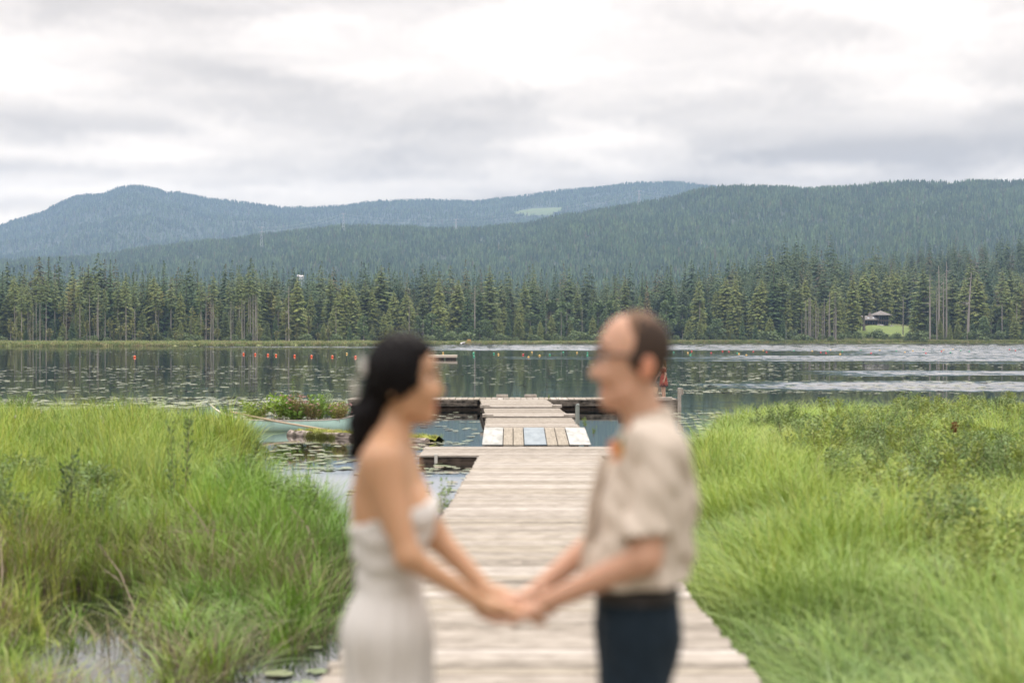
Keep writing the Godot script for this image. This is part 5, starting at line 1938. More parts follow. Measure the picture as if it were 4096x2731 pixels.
	for s in [[-3.9, 1.9, 1.0], [-3.1, 2.2, 1.2], [-2.3, 2.4, 1.1], [-1.6, 2.5, 0.8], [-2.8, 3.0, 0.8], [2.7, 1.6, 1.0], [3.4, 1.5, 0.9], [4.2, 1.2, 0.7]]:
		var o := obj("garden_boulder", rock[k % 3], stone)
		var w := house.transform * Vector3(s[0], 0, s[1])
		o.position = Vector3(w.x, far_y(w.x / -w.z, -w.z) + 0.25, w.z)
		o.scale = Vector3.ONE * s[2]
		o.rotation.y = k
		tag(o, "pale boulder in front of the timber house, %s from the left" % ORDINALS[k], "boulder", "pale boulders below the house")
		k += 1
	# a roof on the hill and another in the trees
	var wd := 2168.0
	var wb := px(300.4)
	var white := thing("white_hill_house", "small white house among trees on the hill above the buoys", "house", at(wb, wd, ridge_height(skyline_mid, 2900.0, 1500.0, 12.0, 16.0, 1.15, 22.0, wb, (wd - 1500.0) / 1400.0)), 0.3)
	beam("wall", Vector3(9.0, 4.5, 7.0), Vector3(0, 2.2, 0), mat(Color(0.75, 0.73, 0.70), 0.8), white)
	var wroof := MB.new()
	for z: float in [-1.0, 1.0]:
		wroof.quad(Vector3(-5.0, 4.3, 4.0 * z), Vector3(5.0, 4.3, 4.0 * z), Vector3(5.0, 6.6, 0), Vector3(-5.0, 6.6, 0))
	obj("roof", wroof.mesh(), mat(Color(0.62, 0.58, 0.55), 0.8), white)
	for x in [-2.5, 0.5, 3.0]:
		beam("window", Vector3(1.2, 1.3, 0.1), Vector3(x, 2.6, 3.53), glass, white)
	var cb := 0.1156
	var cabin := thing("grey_roofed_cabin", "cabin with a pale grey roof between trees right of the groom", "cabin", at(cb, 716.0, far_y(cb, 716.0)), -0.4)
	beam("wall", Vector3(6.0, 2.6, 5.0), Vector3(0, 6.2, 0), timber, cabin)
	beam("wall", Vector3(5.6, 5.2, 4.6), Vector3(0, 2.4, 0), dark, cabin)
	var croof := MB.new()
	for z: float in [-1.0, 1.0]:
		croof.quad(Vector3(-3.5, 7.3, 3.1 * z), Vector3(3.5, 7.3, 3.1 * z), Vector3(3.5, 9.4, 0), Vector3(-3.5, 9.4, 0))
	obj("roof", croof.mesh(), mat(Color(0.42, 0.42, 0.42), 0.8), cabin)


func build_power_line() -> void:
	var steel := mat(Color(0.42, 0.43, 0.44), 0.6)
	var tops := []
	var k := 0
	var words := ["left of the bride, beside the next two spans", "on the hill crest above the bride's back", "half hidden by trees between bride and groom", "highest on the crest above the groom's head"]
	for s in [[261.6, 2620.0, 226.0], [343.5, 2820.0, 212.5], [456.0, 2880.0, 218.5], [639.0, 2880.0, 190.0]]:
		var b := px(s[0])
		var d: float = s[1]
		var gy := ridge_height(skyline_mid, 2900.0, 1500.0, 12.0, 16.0, 1.15, 22.0, b, (d - 1500.0) / 1400.0)
		var top: float = EYE + (336.5 - s[2]) / 1422.0 * d
		var h := maxf(top - gy, 18.0)
		var t := thing("power_pylon", "grey lattice power pylon " + words[k], "pylon", at(b, d, gy), 0.15, "power pylons on the hill")
		k += 1
		var tower := MB.new()
		for sx: float in [-1.0, 1.0]:
			for sz: float in [-1.0, 1.0]:
				tower.tube([Vector3(3.2 * sx, 0, 3.2 * sz), Vector3(1.1 * sx, h * 0.65, 1.1 * sz), Vector3(0.9 * sx, h, 0.9 * sz)], [0.32, 0.28, 0.22], 4)
		for i in 7:
			var y0 := h * i / 7.0
			var y1 := h * (i + 1) / 7.0
			var w0 := lerpf(3.2, 1.0, minf(1.0, i / 5.0))
			var w1 := lerpf(3.2, 1.0, minf(1.0, (i + 1) / 5.0))
			for sz: float in [-1.0, 1.0]:
				tower.tube([Vector3(-w0, y0, w0 * sz), Vector3(w1, y1, w1 * sz)], [0.15, 0.15], 3)
				tower.tube([Vector3(w0, y0, w0 * sz), Vector3(-w1, y1, w1 * sz)], [0.15, 0.15], 3)
		obj("lattice_tower", tower.mesh(), steel, t)
		for y in [0.78, 0.97]:
			beam("cross_arm", Vector3(11.0, 0.55, 1.2), Vector3(0, h * y, 0), steel, t)
		tops.append(t.transform * Vector3(0, h * 0.95, 0))
	var wire := mat(Color(0.34, 0.36, 0.38), 0.6)
	for i in tops.size():
		var a: Vector3 = tops[i]
		var e: Vector3 = tops[i + 1] if i + 1 < tops.size() else Vector3(px(760) * 3000.0, a.y + 4.0, -3000.0)
		for j in 2:
			var path := []
			var radii := []
			for q in 15:
				var u := q / 14.0
				path.append(a.lerp(e, u) + Vector3(0, -a.distance_to(e) * 0.10 * u * (1.0 - u) - j * 6.5, 0))
				radii.append(0.14)
			var o := obj("power_line", tube_mesh(path, radii, 4), wire)
			tag(o, "thin %s power cable sagging %s" % [["upper", "lower"][j], ["from the leftmost pylon to the one on the crest", "over the trees above the bride's head", "from the half hidden pylon up to the highest", "from the highest pylon rightward over the hill"][i]], "cable", "cables of the power line")


# ---------------------------------------------------------------- people
# Solids are blended as distance fields on a grid and meshed as surface nets.
# part: ["c", a, b, ra, rb, blend] capsule, ["e", centre, radii, basis, blend] ellipsoid; "-c" / "-e" carve.
func sculpt(parts: Array, cell: float, clips := [], warp = null, tint = null) -> MB:
	var lo := Vector3.ONE * 1e9
	var hi := -lo
	var boxes := []
	for s in parts:
		var k: float = s[5] if s[0].ends_with("c") else s[4]
		var pad := Vector3.ONE * (k * 0.6 + cell * 2.5)
		var box: AABB
		if s[0].ends_with("c"):
			var r := Vector3.ONE * maxf(s[3], s[4])
			box = AABB((s[1] as Vector3).min(s[2]) - r - pad, Vector3.ZERO).expand((s[1] as Vector3).max(s[2]) + r + pad)
		else:
			var m: float = maxf(s[2].x, maxf(s[2].y, s[2].z))
			box = AABB(s[1] - Vector3.ONE * m - pad, (Vector3.ONE * m + pad) * 2.0)
		boxes.append(box)
		if not s[0].begins_with("-"):
			lo = lo.min(box.position)
			hi = hi.max(box.end)
	var nx := int((hi.x - lo.x) / cell) + 2
	var ny := int((hi.y - lo.y) / cell) + 2
	var nz := int((hi.z - lo.z) / cell) + 2
	var f := PackedFloat32Array()
	f.resize(nx * ny * nz)
	f.fill(1.0)
	for q in parts.size():
		var s: Array = parts[q]
		var box: AABB = boxes[q]
		var i0 := maxi(0, int((box.position.x - lo.x) / cell))
		var i1 := mini(nx - 1, int((box.end.x - lo.x) / cell) + 1)
		var j0 := maxi(0, int((box.position.y - lo.y) / cell))
		var j1 := mini(ny - 1, int((box.end.y - lo.y) / cell) + 1)
		var k0 := maxi(0, int((box.position.z - lo.z) / cell))
		var k1 := mini(nz - 1, int((box.end.z - lo.z) / cell) + 1)
		var carve: bool = s[0].begins_with("-")
		if s[0].ends_with("c"):
			var a: Vector3 = s[1]
			var ab: Vector3 = s[2] - a
			var inv := 1.0 / maxf(ab.length_squared(), 1e-9)
			var ra: float = s[3]
			var dr: float = s[4] - ra
			var bl: float = maxf(s[5], 1e-4)
			for k in range(k0, k1 + 1):
				for j in range(j0, j1 + 1):
					var at_ := (k * ny + j) * nx
					var p := Vector3(lo.x + i0 * cell, lo.y + j * cell, lo.z + k * cell) - a
					for i in range(i0, i1 + 1):
						var h := clampf(p.dot(ab) * inv, 0.0, 1.0)
						var d := (p - ab * h).length() - ra - dr * h
						p.x += cell
						var o := f[at_ + i]
						if carve:
							var g := maxf(bl - absf(o + d), 0.0)
							f[at_ + i] = maxf(o, -d) + g * g * 0.25 / bl
						elif d < o + bl:
							var g := maxf(bl - absf(o - d), 0.0)
							f[at_ + i] = minf(o, d) - g * g * 0.25 / bl
		else:
			var c: Vector3 = s[1]
			var r: Vector3 = s[2]
			var bi: Basis = (s[3] as Basis).inverse()
			var bl: float = maxf(s[4], 1e-4)
			var ri := Vector3.ONE / r
			for k in range(k0, k1 + 1):
				for j in range(j0, j1 + 1):
					var at_ := (k * ny + j) * nx
					for i in range(i0, i1 + 1):
						var p := bi * (Vector3(lo.x + i * cell, lo.y + j * cell, lo.z + k * cell) - c) * ri
						var l := p.length()
						var d := l * (l - 1.0) / maxf((p * ri).length(), 1e-6)
						var o := f[at_ + i]
						if carve:
							var g := maxf(bl - absf(o + d), 0.0)
							f[at_ + i] = maxf(o, -d) + g * g * 0.25 / bl
						elif d < o + bl:
							var g := maxf(bl - absf(o - d), 0.0)
							f[at_ + i] = minf(o, d) - g * g * 0.25 / bl
	if warp != null or clips.size():
		for k in nz:
			for j in ny:
				var at_ := (k * ny + j) * nx
				for i in nx:
					var o := f[at_ + i]
					if o > 0.12:
						continue
					var p := Vector3(lo.x + i * cell, lo.y + j * cell, lo.z + k * cell)
					if warp != null and o > -0.06:
						o += warp.call(p) as float
					for c in clips:
						o = maxf(o, (c as Plane).distance_to(p))
					f[at_ + i] = o
	# surface nets
	var id := PackedInt32Array()
	id.resize(f.size())
	id.fill(-1)
	var vs := PackedVector3Array()
	var ns := PackedVector3Array()
	var sy := nx
	var sz := nx * ny
	var corner := [0, 1, sy, sy + 1, sz, sz + 1, sz + sy, sz + sy + 1]
	var off := [Vector3(0, 0, 0), Vector3(1, 0, 0), Vector3(0, 1, 0), Vector3(1, 1, 0), Vector3(0, 0, 1), Vector3(1, 0, 1), Vector3(0, 1, 1), Vector3(1, 1, 1)]
	var edges := [[0, 1], [2, 3], [4, 5], [6, 7], [0, 2], [1, 3], [4, 6], [5, 7], [0, 4], [1, 5], [2, 6], [3, 7]]
	for k in nz - 1:
		for j in ny - 1:
			var at_ := (k * ny + j) * nx
			for i in nx - 1:
				var o := at_ + i
				var f0 := f[o]
				if f0 > cell * 2.5 or f0 < -cell * 2.5:
					continue
				var inside := 0
				for c in corner:
					if f[o + c] < 0.0:
						inside += 1
				if inside == 0 or inside == 8:
					continue
				var s := Vector3.ZERO
				var n := 0
				for e in edges:
					var a := f[o + corner[e[0]]]
					var b := f[o + corner[e[1]]]
					if (a < 0.0) != (b < 0.0):
						s += (off[e[0]] as Vector3).lerp(off[e[1]], a / (a - b))
						n += 1
				id[o] = vs.size()
				vs.append(lo + (Vector3(i, j, k) + s / n) * cell)
				var g := Vector3(f[o + 1] + f[o + sy + 1] + f[o + sz + 1] + f[o + sz + sy + 1] - f[o] - f[o + sy] - f[o + sz] - f[o + sz + sy], f[o + sy] + f[o + sy + 1] + f[o + sz + sy] + f[o + sz + sy + 1] - f[o] - f[o + 1] - f[o + sz] - f[o + sz + 1], f[o + sz] + f[o + sz + 1] + f[o + sz + sy] + f[o + sz + sy + 1] - f[o] - f[o + 1] - f[o + sy] - f[o + sy + 1])
				ns.append(g.normalized())
	var mb := MB.new()
	var strides := [[1, sy, sz], [sy, sz, 1], [sz, 1, sy]]
	for k in range(1, nz - 1):
		for j in range(1, ny - 1):
			var at_ := (k * ny + j) * nx
			for i in range(1, nx - 1):
				var o := at_ + i
				var f0 := f[o]
				if absf(f0) > cell * 2.5:
					continue
				for st in strides:
					if (f0 < 0.0) == (f[o + st[0]] < 0.0):
						continue
					var q := [id[o], id[o - st[1]], id[o - st[1] - st[2]], id[o - st[2]]]
					if q[0] < 0 or q[1] < 0 or q[2] < 0 or q[3] < 0:
						continue
					for t in [[0, 1, 2], [0, 2, 3]]:
						var a: int = q[t[0]]
						var b: int = q[t[1]]
						var c: int = q[t[2]]
						if (vs[c] - vs[a]).cross(vs[b] - vs[a]).dot(ns[a] + ns[b] + ns[c]) < 0.0:
							var u := b
							b = c
							c = u
						for w in [a, b, c]:
							mb.v.append(vs[w])
							mb.n.append(ns[w])
							mb.c.append(tint.call(vs[w]) if tint != null else Color.WHITE)
	return mb


func joined(list: Array) -> ArrayMesh:
	var all := MB.new()
	for m in list:
		all.v.append_array(m.v)
		all.n.append_array(m.n)
		all.c.append_array(m.c)
	return all.mesh()


# a hand from the wrist along "fwd"; palm faces "down"; thumb leaves on the side "thumb"
func hand(wrist: Vector3, fwd: Vector3, down: Vector3, thumb: Vector3, curl: Array, k := 1.0) -> Array:
	var p := []
	fwd = fwd.normalized()
	down = (down - fwd * down.dot(fwd)).normalized()
	thumb = (thumb - fwd * thumb.dot(fwd) - down * thumb.dot(down)).normalized()
	p.append(["c", wrist - fwd * 0.02, wrist + fwd * 0.02 * k, 0.025 * k, 0.024 * k, 0.02])
	var lens := [[0.043, 0.026, 0.021], [0.047, 0.030, 0.023], [0.043, 0.028, 0.022], [0.034, 0.021, 0.019]]
	for i in 4:
		var side := thumb * (0.030 - 0.0195 * i) * k
		var knuckle := wrist + fwd * (0.088 - 0.004 * absf(i - 1.0)) * k + side
		p.append(["c", wrist + fwd * 0.015 * k + side * 0.55, knuckle, 0.0145 * k, 0.0115 * k, 0.016])
		var at_ := knuckle
		var ang := 0.0
		for j in 3:
			ang += curl[i] * [0.55, 1.0, 0.7][j]
			var dir := fwd * cos(ang) + down * sin(ang) + thumb * (0.10 - 0.07 * i) * (1.0 if j == 0 else 0.3)
			var nxt: Vector3 = at_ + dir.normalized() * lens[i][j] * k
			p.append(["c", at_, nxt, (0.0098 - 0.0011 * j - (0.001 if i == 3 else 0.0)) * k, (0.0088 - 0.0011 * j - (0.001 if i == 3 else 0.0)) * k, 0.004])
			at_ = nxt
	var t0 := wrist + fwd * 0.022 * k + thumb * 0.020 * k + down * 0.006
	var t1 := t0 + (fwd * 0.62 + thumb * 0.72 + down * 0.25).normalized() * 0.043 * k
	var t2 := t1 + (fwd * 0.9 + thumb * 0.25 + down * 0.40).normalized() * 0.032 * k
	var t3 := t2 + (fwd * 0.9 - thumb * 0.02 + down * 0.52).normalized() * 0.026 * k
	p.append(["c", t0, t1, 0.0150 * k, 0.0118 * k, 0.014])
	p.append(["c", t1, t2, 0.0112 * k, 0.0102 * k, 0.004])
	p.append(["c", t2, t3, 0.0102 * k, 0.0082 * k, 0.003])
	return p


func skin(c: Color) -> StandardMaterial3D:
	var m := mat(c, 0.5, true)
	m.metallic_specular = 0.4
	m.subsurf_scatter_enabled = true
	m.subsurf_scatter_strength = 0.12
	return m


func cloth(c: Color, rough := 0.92) -> StandardMaterial3D:
	var m := mat(c, rough)
	m.metallic_specular = 0.25
	m.rim_enabled = true
	m.rim = 0.3
	m.rim_tint = 0.5
	return m


func build_people() -> void:
	var deck := deck_y(3.96)
	build_bride(Vector3(-0.33, deck, -3.96))
	build_groom(Vector3(0.36, deck, -3.96))
	build_girl(Vector3(6.40, 0.455, -60.05))


func build_bride(base: Vector3) -> void:
	var bride := thing("person", "woman in a white strapless gown, dark hair pinned back, holding the man's hands", "person", base)
	var I := Basis.IDENTITY
	var sk := Color(0.50, 0.285, 0.160)
	var ns := Vector3(-0.02, 1.395, 0.160)
	var ne := Vector3(0.055, 1.150, 0.200)
	var nw := Vector3(0.262, 1.000, 0.115)
	var fs := Vector3(0.0, 1.395, -0.160)
	var fe := Vector3(0.105, 1.150, -0.190)
	var fw := Vector3(0.268, 1.000, -0.080)
	var body := [
		["c", Vector3(-0.015, 1.42, 0), Vector3(0.012, 1.55, 0), 0.054, 0.049, 0.03],
		["c", Vector3(-0.02, 1.375, -0.12), Vector3(-0.02, 1.375, 0.12), 0.056, 0.056, 0.05],
		["c", Vector3(-0.012, 1.445, -0.02), Vector3(-0.02, 1.405, -0.14), 0.040, 0.044, 0.05],
		["c", Vector3(-0.012, 1.445, 0.02), Vector3(-0.02, 1.405, 0.14), 0.040, 0.044, 0.05],
		["c", Vector3(-0.022, 1.31, -0.075), Vector3(-0.022, 1.31, 0.075), 0.084, 0.084, 0.06],
		["c", Vector3(-0.015, 1.23, -0.065), Vector3(-0.015, 1.23, 0.065), 0.092, 0.092, 0.05],
		["e", Vector3(0.055, 1.245, 0.068), Vector3(0.058, 0.062, 0.060), I, 0.04],
		["e", Vector3(0.055, 1.245, -0.068), Vector3(0.058, 0.062, 0.060), I, 0.04],
		["c", Vector3(-0.005, 1.10, -0.050), Vector3(-0.005, 1.10, 0.050), 0.080, 0.080, 0.09],
		["c", Vector3(-0.022, 0.93, -0.065), Vector3(-0.022, 0.93, 0.065), 0.098, 0.098, 0.09],
		["c", Vector3(-0.02, 0.88, 0.078), Vector3(-0.005, 0.49, 0.074), 0.084, 0.054, 0.04],
		["c", Vector3(-0.02, 0.88, -0.078), Vector3(-0.005, 0.49, -0.074), 0.084, 0.054, 0.04],
		["c", Vector3(-0.005, 0.49, 0.074), Vector3(-0.03, 0.09, 0.070), 0.052, 0.034, 0.02],
		["c", Vector3(-0.005, 0.49, -0.074), Vector3(-0.03, 0.09, -0.070), 0.052, 0.034, 0.02],
		["c", Vector3(-0.045, 0.05, 0.070), Vector3(0.10, 0.03, 0.075), 0.034, 0.024, 0.02],
		["c", Vector3(-0.045, 0.05, -0.070), Vector3(0.10, 0.03, -0.075), 0.034, 0.024, 0.02],
		["c", ns, ne, 0.041, 0.033, 0.045], ["c", ne, nw, 0.032, 0.020, 0.02],
		["c", fs, fe, 0.041, 0.038, 0.045], ["c", fe, fw, 0.037, 0.023, 0.02],
	]
	var head := [
		["e", Vector3(0.028, 1.635, 0), Vector3(0.092, 0.098, 0.074), I, 0.02],
		["e", Vector3(0.055, 1.585, 0), Vector3(0.060, 0.085, 0.060), I, 0.03],
		["c", Vector3(0.05, 1.535, 0.028), Vector3(0.088, 1.515, 0.0), 0.026, 0.022, 0.03],
		["c", Vector3(0.05, 1.535, -0.028), Vector3(0.088, 1.515, 0.0), 0.026, 0.022, 0.03],
		["e", Vector3(0.090, 1.575, 0.032), Vector3(0.024, 0.022, 0.020), I, 0.03],
		["e", Vector3(0.090, 1.575, -0.032), Vector3(0.024, 0.022, 0.020), I, 0.03],
		["c", Vector3(0.110, 1.610, 0), Vector3(0.128, 1.578, 0), 0.009, 0.013, 0.016],
		["e", Vector3(0.119, 1.574, 0.011), Vector3(0.010, 0.008, 0.008), I, 0.01], ["e", Vector3(0.119, 1.574, -0.011), Vector3(0.010, 0.008, 0.008), I, 0.01],
		["e", Vector3(0.107, 1.548, 0), Vector3(0.014, 0.006, 0.022), I, 0.006], ["e", Vector3(0.105, 1.538, 0), Vector3(0.014, 0.007, 0.020), I, 0.006],
		["-e", Vector3(0.121, 1.616, 0.036), Vector3(0.023, 0.013, 0.021), I, 0.014], ["-e", Vector3(0.121, 1.616, -0.036), Vector3(0.023, 0.013, 0.021), I, 0.014],
		["e", Vector3(0.004, 1.592, 0.078), Vector3(0.019, 0.031, 0.009), I, 0.008], ["e", Vector3(0.004, 1.592, -0.078), Vector3(0.019, 0.031, 0.009), I, 0.008],
		["c", Vector3(0.0, 1.50, 0), Vector3(0.016, 1.57, 0), 0.050, 0.049, 0.03],
	]
	var lips := func(p: Vector3) -> Color: return Color(1.0, 0.55, 0.55) if p.x > 0.100 and p.y < 1.553 and p.y > 1.531 and absf(p.z) < 0.022 else Color.WHITE
	var h1 := hand(nw + Vector3(0, 0.006, 0), Vector3(0.95, -0.22, -0.12), Vector3(-0.25, -0.95, 0.1), Vector3(0.1, 0.25, -1.0), [0.12, 0.15, 0.18, 0.22], 0.92)
	var h2 := hand(fw + Vector3(0, 0.006, 0), Vector3(0.95, -0.22, 0.12), Vector3(-0.25, -0.95, -0.1), Vector3(0.1, 0.25, 1.0), [0.12, 0.15, 0.18, 0.22], 0.92)
	obj("body", joined([sculpt(body, 0.012), sculpt(head, 0.0055, [], null, lips), sculpt(h1, 0.0042), sculpt(h2, 0.0042)]), skin(sk), bride)
	for z in [0.034, -0.034]:
		eye(bride, Vector3(0.096, 1.616, z))
	for z: float in [0.036, -0.036]:
		var brow := sculpt([["c", Vector3(0.112, 1.640, z * 0.4), Vector3(0.110, 1.646, z), 0.0042, 0.0048, 0.004], ["c", Vector3(0.110, 1.646, z), Vector3(0.094, 1.640, z * 1.55), 0.0048, 0.003, 0.004]], 0.003)
		obj("eyebrow", joined([brow]), mat(Color(0.008, 0.006, 0.005), 0.9), bride)
		var lash := sculpt([["c", Vector3(0.108, 1.624, z * 0.7), Vector3(0.098, 1.622, z * 1.45), 0.0032, 0.0028, 0.003]], 0.0025)
		obj("eyelashes", joined([lash]), mat(Color(0.006, 0.005, 0.005), 0.9), bride)
	# the gown
	var gown := []
	for i in range(4, 10):   # the bodice follows the torso
		var q: Array = body[i].duplicate()
		if q[0] == "c":
			q[3] += 0.011
			q[4] += 0.011
		else:
			q[2] = q[2] + Vector3.ONE * 0.011
		gown.append(q)
	gown.append_array([
		["c", Vector3(-0.015, 0.90, 0.06), Vector3(0.01, 0.02, 0.10), 0.092, 0.155, 0.08], ["c", Vector3(-0.015, 0.90, -0.06), Vector3(0.01, 0.02, -0.10), 0.092, 0.155, 0.08],
		["c", Vector3(-0.018, 0.85, 0.0), Vector3(-0.03, 0.02, 0.0), 0.09, 0.17, 0.08],
	])
	var folds := func(p: Vector3) -> float:
		var w := atan2(p.z, p.x + 0.02)
		if p.y < 1.02:
			return 0.014 * smoothstep(1.02, 0.55, p.y) * sin(w * 11.0 + 1.3 * sin(p.y * 3.0)) + 0.003 * sin(w * 23.0 + p.y * 4.0)
		return 0.0035 * sin(p.y * 88.0 + p.x * 16.0 + p.z * 9.0 + 2.0 * noise_b.get_noise_2d(p.x * 9.0, p.z * 9.0)) * smoothstep(1.02, 1.08, p.y)
	obj("gown", joined([sculpt(gown, 0.0115, [Plane(Vector3(-0.30, 0.954, 0).normalized(), 1.193), Plane(Vector3.DOWN, -0.008)], folds)]), cloth(Color(0.60, 0.575, 0.53), 0.8), bride)
	# hair: cap, half up, falling behind the neck
	var hair := [
		["e", Vector3(0.024, 1.650, 0), Vector3(0.096, 0.098, 0.085), I, 0.02],
		["e", Vector3(0.004, 1.620, 0.0), Vector3(0.078, 0.090, 0.082), I, 0.03],
		["e", Vector3(0.008, 1.615, 0.072), Vector3(0.052, 0.060, 0.020), I, 0.02], ["e", Vector3(0.008, 1.615, -0.072), Vector3(0.052, 0.060, 0.020), I, 0.02],
		["c", Vector3(-0.036, 1.59, 0.0), Vector3(-0.066, 1.50, 0.01), 0.046, 0.050, 0.03],
		["c", Vector3(-0.070, 1.50, 0.01), Vector3(-0.108, 1.41, 0.02), 0.048, 0.020, 0.03],
		["c", Vector3(-0.080, 1.50, 0.04), Vector3(-0.098, 1.43, 0.05), 0.026, 0.012, 0.02],
		["-e", Vector3(0.125, 1.590, 0), Vector3(0.075, 0.100, 0.120), I, 0.02],
		["c", Vector3(0.078, 1.700, 0.058), Vector3(0.070, 1.610, 0.076), 0.012, 0.009, 0.01], ["c", Vector3(0.070, 1.610, 0.076), Vector3(0.082, 1.535, 0.066), 0.009, 0.004, 0.01],
		["c", Vector3(0.078, 1.700, -0.058), Vector3(0.070, 1.600, -0.074), 0.012, 0.005, 0.01],
		["-e", Vector3(0.07, 1.50, 0), Vector3(0.09, 0.085, 0.12), I, 0.02],
	]
	var waves := func(p: Vector3) -> float: return 0.0035 * sin(atan2(p.z, p.x + 0.05) * 26.0 + p.y * 40.0) + 0.003 * sin(p.y * 70.0 + p.z * 60.0) * smoothstep(1.6, 1.5, p.y)
	var hm := mat(Color(0.006, 0.005, 0.005), 0.5)
	hm.metallic_specular = 0.22
	obj("hair", joined([sculpt(hair, 0.007, [], waves)]), hm, bride)
	var petals := MB.new()
	for c in [Vector3(-0.074, 1.650, 0.040), Vector3(-0.096, 1.585, 0.030)]:
		for i in 30:
			var w := i * 2.4
			var o := Vector3(-0.45, sin(w) * 0.9, cos(w) * 0.9 + 0.3).normalized() * rr(0.026, 0.038)
			var s := o.cross(Vector3(0.7, 0.2, 0.4)).normalized() * 0.014
			petals.quad(c, c + o * 0.6 + s, c + o, c + o * 0.6 - s, Color(0.80, 0.77, 0.70))
	obj("hair_flowers", petals.mesh(), mats.leaf, bride)


func eye(parent: Node3D, p: Vector3, facing := 1.0) -> void:
	var white := SphereMesh.new()
	white.radius = 0.012
	white.height = 0.024
	white.radial_segments = 16
	white.rings = 8
	var e := obj("eye", white, mat(Color(0.62, 0.60, 0.58), 0.25), parent)
	e.position = p
	var iris := SphereMesh.new()
	iris.radius = 0.006
	iris.height = 0.012
	iris.radial_segments = 12
	iris.rings = 6
	obj("iris", iris, mat(Color(0.025, 0.015, 0.01), 0.2), e).position = Vector3(0.0075 * facing, -0.001, 0)


func build_groom(base: Vector3) -> void:
	var groom := thing("person", "man with glasses in a beige short sleeved shirt, holding the woman's hands", "person", base)
	var I := Basis.IDENTITY
	var ns := Vector3(0.035, 1.425, 0.185)
	var ne := Vector3(-0.010, 1.150, 0.225)
	var nw := Vector3(-0.280, 1.005, 0.110)
	var fs := Vector3(0.015, 1.425, -0.185)
	var fe := Vector3(-0.085, 1.150, -0.225)
	var fw := Vector3(-0.290, 1.010, -0.085)
	var body := [
		["c", Vector3(0.030, 1.43, 0), Vector3(-0.022, 1.60, 0), 0.062, 0.055, 0.03],
		["c", Vector3(0.035, 1.405, -0.14), Vector3(0.035, 1.405, 0.14), 0.052, 0.052, 0.04],
		["c", Vector3(0.02, 1.28, -0.095), Vector3(0.02, 1.28, 0.085), 0.092, 0.092, 0.05],
		["c", Vector3(0.01, 1.10, -0.08), Vector3(0.0, 1.10, 0.07), 0.092, 0.092, 0.06],
		["c", Vector3(0.0, 0.95, -0.075), Vector3(-0.015, 0.95, 0.07), 0.080, 0.080, 0.05],
		["c", Vector3(-0.018, 0.90, 0.085), Vector3(-0.026, 0.50, 0.10), 0.068, 0.052, 0.03], ["c", Vector3(-0.018, 0.90, -0.085), Vector3(-0.026, 0.50, -0.10), 0.068, 0.052, 0.03],
		["c", Vector3(-0.026, 0.50, 0.10), Vector3(0.0, 0.09, 0.10), 0.052, 0.040, 0.02], ["c", Vector3(-0.026, 0.50, -0.10), Vector3(0.0, 0.09, -0.10), 0.052, 0.040, 0.02],
		["c", ns, ne, 0.043, 0.042, 0.03], ["c", ne, nw, 0.042, 0.026, 0.02],
		["c", fs, fe, 0.043, 0.042, 0.03], ["c", fe, fw, 0.042, 0.026, 0.02],
	]
	var head := [
		["e", Vector3(-0.020, 1.698, 0), Vector3(0.097, 0.099, 0.077), I, 0.02],
		["e", Vector3(-0.055, 1.645, 0), Vector3(0.060, 0.092, 0.062), I, 0.03],
		["c", Vector3(-0.045, 1.575, 0.034), Vector3(-0.084, 1.557, 0.0), 0.030, 0.025, 0.03], ["c", Vector3(-0.045, 1.575, -0.034), Vector3(-0.084, 1.557, 0.0), 0.030, 0.025, 0.03],
		["e", Vector3(-0.095, 1.625, 0.033), Vector3(0.024, 0.022, 0.020), I, 0.03], ["e", Vector3(-0.095, 1.625, -0.033), Vector3(0.024, 0.022, 0.020), I, 0.03],
		["c", Vector3(-0.108, 1.675, 0), Vector3(-0.131, 1.628, 0), 0.010, 0.015, 0.016],
		["e", Vector3(-0.120, 1.624, 0.013), Vector3(0.012, 0.009, 0.009), I, 0.01], ["e", Vector3(-0.120, 1.624, -0.013), Vector3(0.012, 0.009, 0.009), I, 0.01],
		["e", Vector3(-0.102, 1.596, 0), Vector3(0.013, 0.005, 0.024), I, 0.006], ["e", Vector3(-0.099, 1.585, 0), Vector3(0.014, 0.007, 0.022), I, 0.006],
		["c", Vector3(-0.108, 1.698, 0.045), Vector3(-0.112, 1.700, 0.012), 0.009, 0.008, 0.014], ["c", Vector3(-0.108, 1.698, -0.045), Vector3(-0.112, 1.700, -0.012), 0.009, 0.008, 0.014],
		["-e", Vector3(-0.126, 1.676, 0.036), Vector3(0.024, 0.014, 0.022), I, 0.014], ["-e", Vector3(-0.126, 1.676, -0.036), Vector3(0.024, 0.014, 0.022), I, 0.014],
		["e", Vector3(0.010, 1.645, 0.082), Vector3(0.021, 0.036, 0.010), Basis(Vector3.BACK, -0.15), 0.008], ["e", Vector3(0.010, 1.645, -0.082), Vector3(0.021, 0.036, 0.010), Basis(Vector3.BACK, -0.15), 0.008],
		["-e", Vector3(0.004, 1.646, 0.092), Vector3(0.010, 0.018, 0.006), I, 0.005],
		["c", Vector3(-0.001, 1.53, 0), Vector3(-0.024, 1.62, 0), 0.058, 0.055, 0.03],
	]
	var face := func(p: Vector3) -> Color:
		if p.x < -0.100 and p.y < 1.600 and p.y > 1.578 and absf(p.z) < 0.024:
			return Color(0.95, 0.62, 0.58)
		if absf(p.z) > 0.074 and p.y < 1.69 and p.x > -0.02:
			return Color(1.05, 0.78, 0.70)
		return Color.WHITE
	var h1 := hand(nw + Vector3(0, -0.008, 0), Vector3(-0.94, -0.34, -0.10), Vector3(0.20, 1.0, 0.0), Vector3(-0.1, 0.35, -1.0), [0.42, 0.46, 0.50, 0.55], 1.06)
